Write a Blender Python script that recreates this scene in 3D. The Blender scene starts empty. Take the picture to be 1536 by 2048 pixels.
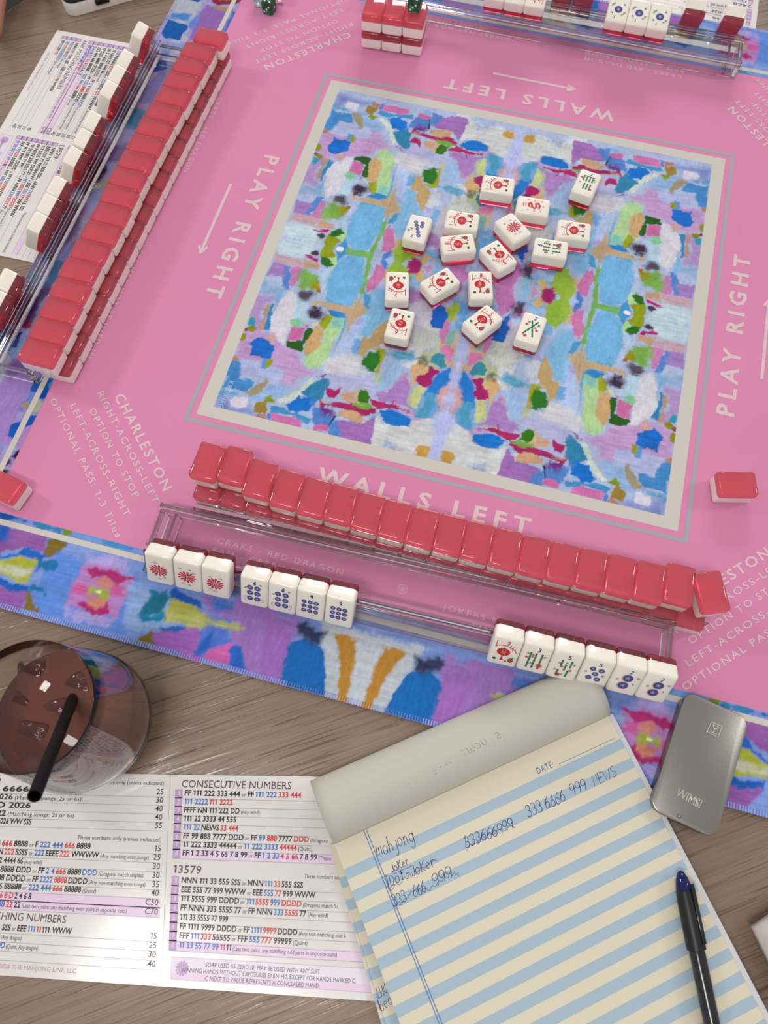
import bpy, bmesh, math, random
import numpy as np
from mathutils import Vector, Matrix

random.seed(7)
rng = np.random.RandomState(7)
C = bpy.context.scene.collection
sc = bpy.context.scene
PI = math.pi
U = 0.21            # metres per plan unit (half the side of the white square frame printed on the mat)

# ------------------------------------------------------------------ camera
F_PX = 1501.6
CAM = (0.11301971, -2.27714611, 2.76008138)
RX, RY, RZ = 2.77593270, 0.0839018607, 0.245001797
def _rot(a, ax):
    c, s = math.cos(a), math.sin(a)
    return {0: np.array([[1,0,0],[0,c,-s],[0,s,c]]), 1: np.array([[c,0,s],[0,1,0],[-s,0,c]]), 2: np.array([[c,-s,0],[s,c,0],[0,0,1]])}[ax]
RM = _rot(RZ, 2) @ _rot(RY, 1) @ _rot(RX, 0)
CP = np.array(CAM)
def at(px, py, z=0.0):
    """plan position (in plan units) of the point at height z seen at pixel px, py of the 1536x2048 frame"""
    d = RM.T @ np.array([(px-768)/F_PX, (py-1024)/F_PX, 1.0])
    s = (z-CP[2])/d[2]
    p = CP+s*d
    return (float(p[0]), float(p[1]))
cd = bpy.data.cameras.new('camera'); cam = bpy.data.objects.new('camera', cd); C.objects.link(cam)
cd.sensor_fit = 'VERTICAL'; cd.sensor_height = 36.0; cd.lens = F_PX/2048*36
cd.clip_start = 0.02; cd.clip_end = 30
m = Matrix.Identity(4)
for i in range(3):
    m[i][0] = RM[0][i]; m[i][1] = -RM[1][i]; m[i][2] = -RM[2][i]; m[i][3] = CAM[i]*U
cam.matrix_world = m
cd.dof.use_dof = True; cd.dof.focus_distance = 2.95*U; cd.dof.aperture_fstop = 11.0
sc.camera = cam

# ------------------------------------------------------------------ light
sc.view_settings.view_transform = 'Standard'; sc.view_settings.look = 'None'
sc.view_settings.gamma = 1.0; sc.view_settings.use_curve_mapping = False
sc.view_settings.exposure = 0.0
w = bpy.data.worlds.new('room_light'); sc.world = w; w.use_nodes = True
w.node_tree.nodes['Background'].inputs[0].default_value = (1.0, 0.965, 0.935, 1)
w.node_tree.nodes['Background'].inputs[1].default_value = 0.52
def area(name, x, y, z, sx, sy, power, col=(1, .965, .925), look=(0, 0, 0)):
    l = bpy.data.lights.new(name, 'AREA'); l.shape = 'RECTANGLE'; l.size = sx*U; l.size_y = sy*U
    l.energy = power; l.color = col
    o = bpy.data.objects.new(name, l); C.objects.link(o); o.location = (x*U, y*U, z*U)
    o.rotation_euler = (Vector((look[0]*U, look[1]*U, look[2]*U))-o.location).to_track_quat('-Z', 'Y').to_euler()
    return o
area('ceiling_panels_ahead', -1.5, 21.5, 9.5, 10, 3.6, 74)
area('ceiling_panel_right', 10, 4.5, 8.5, 1.6, 1.6, 11)
area('ceiling_panel_left', -11, 1.5, 8.5, 1.6, 1.6, 12)
area('ceiling_panel_behind', -1.2, -5.15, 8.5, 3.6, 1.1, 12)
sc.cycles.sample_clamp_indirect = 0; sc.cycles.max_bounces = 20; sc.cycles.transmission_bounces = 20; sc.cycles.transparent_max_bounces = 40

# ------------------------------------------------------------------ materials
GAIN = 1.08
def s2l(h):
    h = h.lstrip('#'); out = []
    for i in (0, 2, 4):
        c = int(h[i:i+2], 16)/255.0
        out.append(c/12.92 if c <= .04045 else ((c+.055)/1.055)**2.4)
    return out
def alb(h, g=None):
    return [min(.93, c*(g or GAIN)) for c in s2l(h)]
MATS = {}
def mat(name, col=None, rough=.5, metal=0, trans=0, ior=1.45, coat=0, g=None, spec=None, vol=None, voldens=0, sss=0, lin=None):
    if name in MATS: return MATS[name]
    m = bpy.data.materials.new(name); m.use_nodes = True; MATS[name] = m
    b = m.node_tree.nodes['Principled BSDF']
    c = lin if lin else alb(col, g)
    b.inputs['Base Color'].default_value = (*c, 1)
    b.inputs['Roughness'].default_value = rough; b.inputs['Metallic'].default_value = metal
    b.inputs['Transmission Weight'].default_value = trans; b.inputs['IOR'].default_value = ior
    b.inputs['Coat Weight'].default_value = coat
    if coat: b.inputs['Coat Roughness'].default_value = .08
    if spec is not None: b.inputs['Specular IOR Level'].default_value = spec
    if sss:
        b.inputs['Subsurface Weight'].default_value = sss; b.inputs['Subsurface Radius'].default_value = (1, .7, .5); b.inputs['Subsurface Scale'].default_value = .003
    if vol:
        v = m.node_tree.nodes.new('ShaderNodeVolumeAbsorption'); v.inputs['Color'].default_value = (*vol, 1); v.inputs['Density'].default_value = voldens
        m.node_tree.links.new(v.outputs[0], m.node_tree.nodes['Material Output'].inputs['Volume'])
    return m
def nodes(m): return m.node_tree.nodes, m.node_tree.links, m.node_tree.nodes['Principled BSDF']
def add_bump(m, scale, dist, detail=2, kind='NOISE', strength=1.0, vec=None):
    n, l, b = nodes(m)
    tc = n.new('ShaderNodeTexCoord'); t = n.new('ShaderNodeTexNoise' if kind == 'NOISE' else 'ShaderNodeTexVoronoi')
    t.inputs['Scale'].default_value = scale
    if kind == 'NOISE': t.inputs['Detail'].default_value = detail
    src = tc.outputs['Object']
    if vec:
        mp = n.new('ShaderNodeMapping'); mp.inputs['Scale'].default_value = vec; l.new(src, mp.inputs[0]); src = mp.outputs[0]
    l.new(src, t.inputs['Vector'])
    bp = n.new('ShaderNodeBump'); bp.inputs['Distance'].default_value = dist; bp.inputs['Strength'].default_value = strength
    l.new(t.outputs[0], bp.inputs['Height'])
    if b.inputs['Normal'].is_linked: l.new(b.inputs['Normal'].links[0].from_socket, bp.inputs['Normal'])
    l.new(bp.outputs[0], b.inputs['Normal'])
def mottle(m, h1, h2, scale, detail=3, g=None):
    n, l, b = nodes(m)
    tc = n.new('ShaderNodeTexCoord'); t = n.new('ShaderNodeTexNoise'); t.inputs['Scale'].default_value = scale; t.inputs['Detail'].default_value = detail
    r = n.new('ShaderNodeValToRGB'); r.color_ramp.elements[0].position = .3; r.color_ramp.elements[1].position = .7
    r.color_ramp.elements[0].color = (*alb(h1, g), 1); r.color_ramp.elements[1].color = (*alb(h2, g), 1)
    l.new(tc.outputs['Object'], t.inputs['Vector']); l.new(t.outputs[0], r.inputs[0]); l.new(r.outputs[0], b.inputs['Base Color'])
def see_through(m, rough=.02, tint=(.975, .97, .975, 1)):
    """clear flat-walled plastic: straight-through light plus a Fresnel mirror"""
    n, l, b = nodes(m); t = n.new('ShaderNodeBsdfTransparent'); t.inputs[0].default_value = tint
    g = n.new('ShaderNodeBsdfGlossy'); g.inputs['Roughness'].default_value = rough
    f = n.new('ShaderNodeFresnel'); f.inputs[0].default_value = 1.49
    ge = n.new('ShaderNodeNewGeometry'); sb = n.new('ShaderNodeMath'); sb.operation = 'SUBTRACT'; sb.inputs[0].default_value = 1.0; l.new(ge.outputs['Backfacing'], sb.inputs[1])
    mu = n.new('ShaderNodeMath'); mu.operation = 'MULTIPLY'; l.new(sb.outputs[0], mu.inputs[0]); l.new(f.outputs[0], mu.inputs[1])
    mx = n.new('ShaderNodeMixShader'); l.new(mu.outputs[0], mx.inputs[0]); l.new(t.outputs[0], mx.inputs[1]); l.new(g.outputs[0], mx.inputs[2])
    l.new(mx.outputs[0], n['Material Output'].inputs['Surface'])
IVORY = mat('ivory_resin', rough=.16, coat=.3, sss=.15, lin=(.86, .82, .735))
PINKG = mat('pink_clear_resin', rough=.05, trans=.95, ior=1.49, lin=(1, .45, .55), vol=(.999, .34, .52), voldens=135)
ACRYL = mat('clear_acrylic', rough=.015, trans=1, ior=1.49, lin=(1, .99, .995)); ACRSH = mat('clear_acrylic_sheet', rough=.015, trans=1, ior=1.49, lin=(1, .99, .995))
GLASS = mat('glass_clear', rough=.0, trans=1, ior=1.45, lin=(.99, .995, .99))
see_through(ACRSH)
MATPINK = mat('mat_fabric_pink', 'c7809f', .82, spec=.25)
mottle(MATPINK, 'cc7fa6', 'd083aa', 6)
add_bump(MATPINK, 2600, .00005, 1); add_bump(MATPINK, 11, .006, 1, strength=.6)
FRAMEW = mat('printed_off_white', 'c2beb6', .85, spec=.2)
LETW = mat('printed_lettering_white', 'd0b8bc', .85, spec=.2)
BLUEG = mat('printed_blue_grey', '9a9fa8', .85, spec=.2)
RUBBER = mat('black_rubber_backing', '202022', .8)
RED = mat('red_paint', 'b8141c', .35); PRED = mat('rose_red_paint', 'c8324c', .35); GRN = mat('green_paint', '0e6640', .35); NAVY = mat('navy_paint', '1e2078', .35)
BLK = mat('black_paint', '141418', .4); WHT = mat('white_paint', 'd8d4d0', .4); MAR = mat('maroon_paint', '8c3a40', .4); GOLD = mat('gold_brown_paint', '7a4a28', .4)
LBL = mat('pale_blue_paint', 'a8acd0', .4); PNKP = mat('pink_line_paint', 'c87090', .4)
def vcol_mat(name, rough=.85, bump=True):
    m = mat(name, 'ffffff', rough, spec=.2)
    n, l, b = nodes(m); a = n.new('ShaderNodeVertexColor'); a.layer_name = 'Col'
    t = n.new('ShaderNodeTexNoise'); t.inputs['Scale'].default_value = 1.0; t.inputs['Detail'].default_value = 4
    tc = n.new('ShaderNodeTexCoord'); mp = n.new('ShaderNodeMapping'); mp.inputs['Scale'].default_value = (420, 130, 1)
    l.new(tc.outputs['Object'], mp.inputs[0]); l.new(mp.outputs[0], t.inputs['Vector'])
    mr = n.new('ShaderNodeMapRange'); mr.inputs[3].default_value = .82; mr.inputs[4].default_value = 1.18
    l.new(t.outputs[0], mr.inputs[0])
    v = n.new('ShaderNodeVectorMath'); v.operation = 'SCALE'; l.new(a.outputs[0], v.inputs[0]); l.new(mr.outputs[0], v.inputs['Scale'])
    l.new(v.outputs[0], b.inputs['Base Color'])
    add_bump(m, 2600, .00004, 1)
    return m
PAINT = vcol_mat('printed_painting')

# ------------------------------------------------------------------ mesh helpers (lengths in metres unless said)
def tag(o, label=None, cat=None, group=None, kind=None):
    if label: o['label'] = label
    if cat: o['category'] = cat
    if group: o['group'] = group
    if kind: o['kind'] = kind
    return o
def empty(name, loc=(0, 0, 0), label=None, cat=None, group=None, M=None):
    o = bpy.data.objects.new(name, None); C.objects.link(o); o.empty_display_size = .01
    if M is not None: o.matrix_world = M
    else: o.location = loc
    return tag(o, label, cat, group)
def mesh_data(name, verts, faces, mats, idx=None, smooth=False):
    me = bpy.data.meshes.new(name); me.from_pydata([tuple(v) for v in verts], [], faces)
    for mm in (mats if isinstance(mats, (list, tuple)) else [mats]): me.materials.append(mm)
    if idx is not None: me.polygons.foreach_set('material_index', idx)
    if smooth:
        me.polygons.foreach_set('use_smooth', [True]*len(me.polygons))
        if smooth is not True: me.set_sharp_from_angle(angle=math.radians(smooth))
    me.update(); return me
def link(name, me, parent=None, M=None):
    o = bpy.data.objects.new(name, me); C.objects.link(o)
    if parent is not None: o.parent = parent
    if M is not None: o.matrix_basis = M
    return o
def bm_mesh(name, bm, mats, smooth=35):
    me = bpy.data.meshes.new(name); bmesh.ops.recalc_face_normals(bm, faces=bm.faces); bm.to_mesh(me); bm.free()
    for mm in (mats if isinstance(mats, (list, tuple)) else [mats]): me.materials.append(mm)
    if smooth:
        me.polygons.foreach_set('use_smooth', [True]*len(me.polygons)); me.set_sharp_from_angle(angle=math.radians(smooth))
    return me
def bm_box(sx, sy, sz, r=0, seg=2, c=(0, 0, 0)):
    bm = bmesh.new(); bmesh.ops.create_cube(bm, size=1)
    for v in bm.verts: v.co = Vector((v.co.x*sx+c[0], v.co.y*sy+c[1], v.co.z*sz+c[2]))
    if r: bmesh.ops.bevel(bm, geom=bm.edges[:], offset=r, segments=seg, profile=.5, affect='EDGES')
    return bm
def box(name, sx, sy, sz, mt, parent=None, c=(0, 0, 0), r=0, seg=2, M=None):
    return link(name, bm_mesh(name, bm_box(sx, sy, sz, r, seg, c), mt), parent, M)
def prism(name, pts, z0, z1, mt, parent=None, r=0):
    """upright prism from a plan outline"""
    bm = bmesh.new(); vs = [bm.verts.new((x, y, z0)) for x, y in pts]; f = bm.faces.new(vs)
    e = bmesh.ops.extrude_face_region(bm, geom=[f]); bmesh.ops.translate(bm, vec=(0, 0, z1-z0), verts=[v for v in e['geom'] if isinstance(v, bmesh.types.BMVert)])
    if r:
        ed = [x for x in bm.edges if abs(x.verts[0].co.z-z1) < 1e-7 and abs(x.verts[1].co.z-z1) < 1e-7]
        bmesh.ops.bevel(bm, geom=ed, offset=r, segments=2, profile=.5, affect='EDGES')
    return link(name, bm_mesh(name, bm, mt), parent)
def lathe(prof, n=64):
    V = []; Fc = []; k = len(prof)
    for i in range(n):
        a = 2*PI*i/n
        for r, z in prof: V.append((r*math.cos(a), r*math.sin(a), z))
    for i in range(n):
        j = (i+1) % n
        for q in range(k-1): Fc.append((i*k+q, j*k+q, j*k+q+1, i*k+q+1))
    return V, Fc
def tube(path, rad, n=12, caps=True):
    P = [Vector(p) for p in path]; V = []; Fc = []; R = rad if isinstance(rad, (list, tuple)) else [rad]*len(P)
    up = Vector((0, 0, 1)) if abs((P[1]-P[0]).normalized().z) < .9 else Vector((1, 0, 0))
    for i, p in enumerate(P):
        t = (P[min(i+1, len(P)-1)]-P[max(i-1, 0)]).normalized(); a = t.cross(up).normalized(); b = a.cross(t)
        for k in range(n): V.append(p+(a*math.cos(2*PI*k/n)+b*math.sin(2*PI*k/n))*R[i])
    for i in range(len(P)-1):
        for k in range(n):
            j = (k+1) % n; Fc.append((i*n+k, i*n+j, (i+1)*n+j, (i+1)*n+k))
    if caps: Fc.append(tuple(range(n-1, -1, -1))); Fc.append(tuple((len(P)-1)*n+k for k in range(n)))
    return V, Fc

class Flat:
    """collects flat printed shapes (2-D) that become one thin mesh; each shape lies a hair above the one before"""
    def __init__(s): s.v = []; s.f = []; s.i = []; s.m = []; s.z = 0.0
    def mi(s, m):
        if m not in s.m: s.m.append(m)
        return s.m.index(m)
    def raw(s, V, Fc, m, z=None):
        o = len(s.v); zz = s.z if z is None else z; k = s.mi(m)
        s.v += [(x, y, zz) for x, y in V]; s.f += [tuple(o+q for q in f) for f in Fc]; s.i += [k]*len(Fc)
    def poly(s, pts, m, z=None): s.raw(pts, [tuple(range(len(pts)))], m, z)
    def ell(s, cx, cy, rx, ry, m, n=20, z=None): s.poly([(cx+rx*math.cos(2*PI*k/n), cy+ry*math.sin(2*PI*k/n)) for k in range(n)], m, z)
    def ring(s, cx, cy, r0, r1, m, n=16, z=None):
        V = []; Fc = []
        for k in range(n):
            a = 2*PI*k/n; V += [(cx+r0*math.cos(a), cy+r0*math.sin(a)), (cx+r1*math.cos(a), cy+r1*math.sin(a))]
        for k in range(n):
            j = (k+1) % n; Fc.append((2*k, 2*k+1, 2*j+1, 2*j))
        s.raw(V, Fc, m, z)
    def line(s, pts, wd, m, z=None, taper=False):
        P = [Vector(p) for p in pts]; V = []; Fc = []
        for i, p in enumerate(P):
            t = (P[min(i+1, len(P)-1)]-P[max(i-1, 0)])
            if t.length == 0: t = Vector((1, 0))
            t.normalize(); nn = Vector((-t.y, t.x)); ww = wd/2*(1-.7*i/(len(P)-1) if taper else 1)
            V += [tuple(p+nn*ww), tuple(p-nn*ww)]
        for i in range(len(P)-1): Fc.append((2*i, 2*i+1, 2*i+3, 2*i+2))
        s.raw(V, Fc, m, z)
    def star(s, cx, cy, r, m, n=10, wd=None, z=None, inner=0.0, squash=1.0, rot=0):
        for k in range(n):
            a = 2*PI*k/n+rot; b = (wd or r*.3)/2
            V = [(inner*r, -b*.3), (r*.8, -b), (r, 0), (r*.8, b), (inner*r, b*.3)]
            s.poly([(cx+x*math.cos(a)-y*math.sin(a), cy+(x*math.sin(a)+y*math.cos(a))*squash) for x, y in V], m, z)
    def build(s, name, parent=None, M=None):
        me = mesh_data(name, s.v, s.f, s.m, s.i); return link(name, me, parent, M)
    def data(s, name): return mesh_data(name, s.v, s.f, s.m, s.i)

# text from the built-in font, as 2-D outlines
_tc = {}
def glyphs(txt, bold=0.0, space=1.0):
    """the built-in numeral one looks like a capital i, so ones are drawn with a flag of their own"""
    if '1' not in txt: return glyphs0(txt, bold, space)
    key = (txt, bold, space, 1)
    if key in _tc: return _tc[key]
    def wd_(t):
        V, _ = glyphs0(t, 0.0, space); return max(v[0] for v in V)-min(v[0] for v in V)
    V = []; Fc = []; x = 0.0; cap = max(v[1] for v in glyphs0('H', 0, 1)[0]); run = ''
    def flush(run, x):
        if not run: return x
        if run.strip():
            body = run.strip(); lead = len(run)-len(run.lstrip()); sp = wd_('H H')-wd_('HH'); v_, f_ = glyphs0(body, bold, space); o = len(V); l0 = min(v[0] for v in v_)
            V.extend([(a-l0+x+lead*sp+.05, b) for a, b in v_]); Fc.extend([tuple(q+o for q in f) for f in f_])
        return x+wd_('H'+run+'H')-wd_('HH')
    for c in txt:
        if c == '1':
            x = flush(run, x); run = ''; s = .055+bold*1.1; c0 = x+.25; o = len(V)
            V.extend([(c0-s, 0), (c0+s, 0), (c0+s, cap), (c0-s*.6, cap), (c0-s-.13, cap-.085), (c0-s-.13, cap-.085-s*1.6), (c0-s, cap-.03-s*1.6)])
            Fc.append((o, o+1, o+2, o+3, o+6)); Fc.append((o+3, o+4, o+5, o+6)); x += .42*space
        else: run += c
    flush(run, x); _tc[key] = (V, Fc); return V, Fc
def glyphs0(txt, bold=0.0, space=1.0):
    if 'M' in txt: bold = 0.0
    key = (txt, bold, space)
    if key in _tc: return _tc[key]
    cu = bpy.data.curves.new('lettering', 'FONT'); cu.body = txt; cu.offset = bold; cu.space_character = space; cu.resolution_u = 2; cu.fill_mode = 'FRONT'
    o = bpy.data.objects.new('lettering', cu); C.objects.link(o)
    dg = bpy.context.evaluated_depsgraph_get(); me = bpy.data.meshes.new_from_object(o.evaluated_get(dg))
    V = [(v.co.x, v.co.y) for v in me.vertices]; Fc = [tuple(p.vertices) for p in me.polygons]
    bpy.data.objects.remove(o); bpy.data.curves.remove(cu); bpy.data.meshes.remove(me)
    _tc[key] = (V, Fc); return V, Fc
CAPH = max(v[1] for v in glyphs('H')[0])
def put(fl, txt, p0, p1, h, m, bold=0.0, space=1.0, z=None):
    """text whose baseline runs from p0 to p1 with capital height h"""
    V, Fc = glyphs(txt, bold, space)
    if not V: return
    x0 = min(v[0] for v in V); x1 = max(v[0] for v in V); d = Vector(p1)-Vector(p0); L = d.length; d.normalize(); n = Vector((-d.y, d.x))
    sx = L/(x1-x0); sy = h/CAPH
    fl.raw([tuple(Vector(p0)+d*((x-x0)*sx)+n*(y*sy)) for x, y in V], Fc, m, z)
def put_w(txt, h, bold=0.0, space=1.0, cond=1.0):
    V, _ = glyphs(txt, bold, space)
    return (max(v[0] for v in V)-min(v[0] for v in V))*h/CAPH*cond
# single-stroke characters for numerals, handwriting
def _arc(cx, cy, rx, ry, a0, a1, n=8): return [(cx+rx*math.cos(math.radians(a0+(a1-a0)*k/n)), cy+ry*math.sin(math.radians(a0+(a1-a0)*k/n))) for k in range(n+1)]
SF = {
 '0': [_arc(.3, .5, .26, .5, 90, 450, 14)], '1': [[(.12, .8), (.3, 1), (.3, 0)]],
 '2': [_arc(.3, .72, .26, .28, 160, -30, 8)+[(.05, 0), (.6, .04)]], '3': [_arc(.28, .75, .24, .25, 150, -80, 8)+_arc(.28, .27, .27, .27, 80, -150, 9)],
 '4': [[(.45, 0), (.45, 1), (.02, .3), (.62, .3)]], '5': [[(.56, 1), (.14, 1), (.1, .58)]+_arc(.28, .32, .27, .31, 110, -150, 9)],
 '6': [[(.5, 1), (.2, .7)]+_arc(.3, .28, .24, .28, 160, 520, 12)], '7': [[(.05, 1), (.58, 1), (.2, 0)]],
 '8': [_arc(.3, .74, .21, .25, -90, 270, 12)+_arc(.3, .25, .26, .25, 90, -270, 12)], '9': [_arc(.3, .7, .24, .28, 0, 360, 12)+[(.52, .4), (.4, 0)]],
 'm': [[(.05, .6), (.05, 0), (.08, .45), (.22, .6), (.3, .45), (.3, 0), (.34, .45), (.48, .6), (.56, .45), (.56, 0)]],
 'a': [_arc(.25, .28, .22, .28, 50, 320, 9)+[(.46, .55), (.46, .1), (.56, 0)]], 'h': [[(.06, 1.1), (.06, 0), (.1, .4), (.26, .55), (.4, .4), (.42, 0)]],
 'j': [[(.3, .55), (.3, -.35), (.12, -.5), (0, -.35)]], 'o': [_arc(.25, .28, .22, .28, 90, 450, 10)],
 'n': [[(.05, .58), (.05, 0), (.1, .42), (.26, .58), (.38, .42), (.4, 0)]], 'g': [_arc(.25, .28, .22, .28, 30, 330, 9)+[(.46, .55), (.46, -.3), (.25, -.5), (.02, -.3)]],
 'J': [[(.4, .9), (.4, .2), (.25, 0), (.05, .15)]], 'K': [[(.06, .9), (.06, 0)], [(.5, .9), (.08, .4), (.5, 0)]], 'k': [[(.06, .9), (.06, 0)], [(.5, .8), (.08, .4), (.5, 0)]],
 'e': [[(.06, .3), (.4, .34)]+_arc(.24, .28, .2, .26, 20, 310, 9)], 'r': [[(.05, .6), (.06, 0), (.08, .4), (.3, .58)]], 'D': [[(.06, 0), (.06, .9), (.3, .85), (.5, .5), (.35, .08), (.06, 0)]],
 't': [[(.2, .9), (.2, .08), (.35, 0)], [(.02, .6), (.4, .6)]], 's': [_arc(.24, .45, .16, .14, 30, 230, 6)+_arc(.22, .15, .18, .16, 80, -150, 6)],
 'N': [[(.05, 0), (.05, .9), (.5, 0), (.5, .9)]], 'E': [[(.5, .88), (.06, .9), (.06, 0), (.52, .02)], [(.06, .46), (.42, .48)]], 'W': [[(.02, .9), (.18, 0), (.36, .75), (.54, 0), (.72, .9)]],
 'S': [_arc(.28, .68, .2, .22, 40, 250, 7)+_arc(.26, .24, .24, .24, 80, -150, 8)], 'B': [[(.05, 0), (.05, .9), (.35, .85), (.38, .55), (.08, .48), (.45, .4), (.42, .05), (.05, 0)]],
 'b': [[(.05, 1), (.05, .05)]+_arc(.26, .25, .22, .26, 200, -160, 10)], '-': [[(.05, .4), (.4, .42)]], ' ': [],
 'c': [_arc(.25, .28, .2, .28, 50, 310, 8)], 'i': [[(.1, .55), (.12, 0)]], 'u': [[(.05, .55), (.08, .08), (.25, 0), (.4, .15), (.42, .55), (.44, 0)]], 'l': [[(.08, 1), (.08, 0)]],
}
ADV = {'m': .68, 'W': .85, '1': .5, ' ': .35, 'i': .25, 'l': .25, 'j': .42, 'J': .5}
def hand(fl, txt, p0, p1, h, wd, m, z=None, slant=.15, wob=.0, flip=False):
    tot = sum(ADV.get(c, .62) for c in txt); d = Vector(p1)-Vector(p0); L = d.length; d.normalize(); n = Vector((-d.y, d.x)); x = 0
    if flip: n = -n
    k = L/tot
    for c in txt:
        dy = (random.random()-.5)*wob
        for st in SF.get(c, []):
            fl.line([tuple(Vector(p0)+d*((x+px+slant*py)*k)+n*((py+dy)*h)) for px, py in st], wd, m, z)
        x += ADV.get(c, .62)

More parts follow.
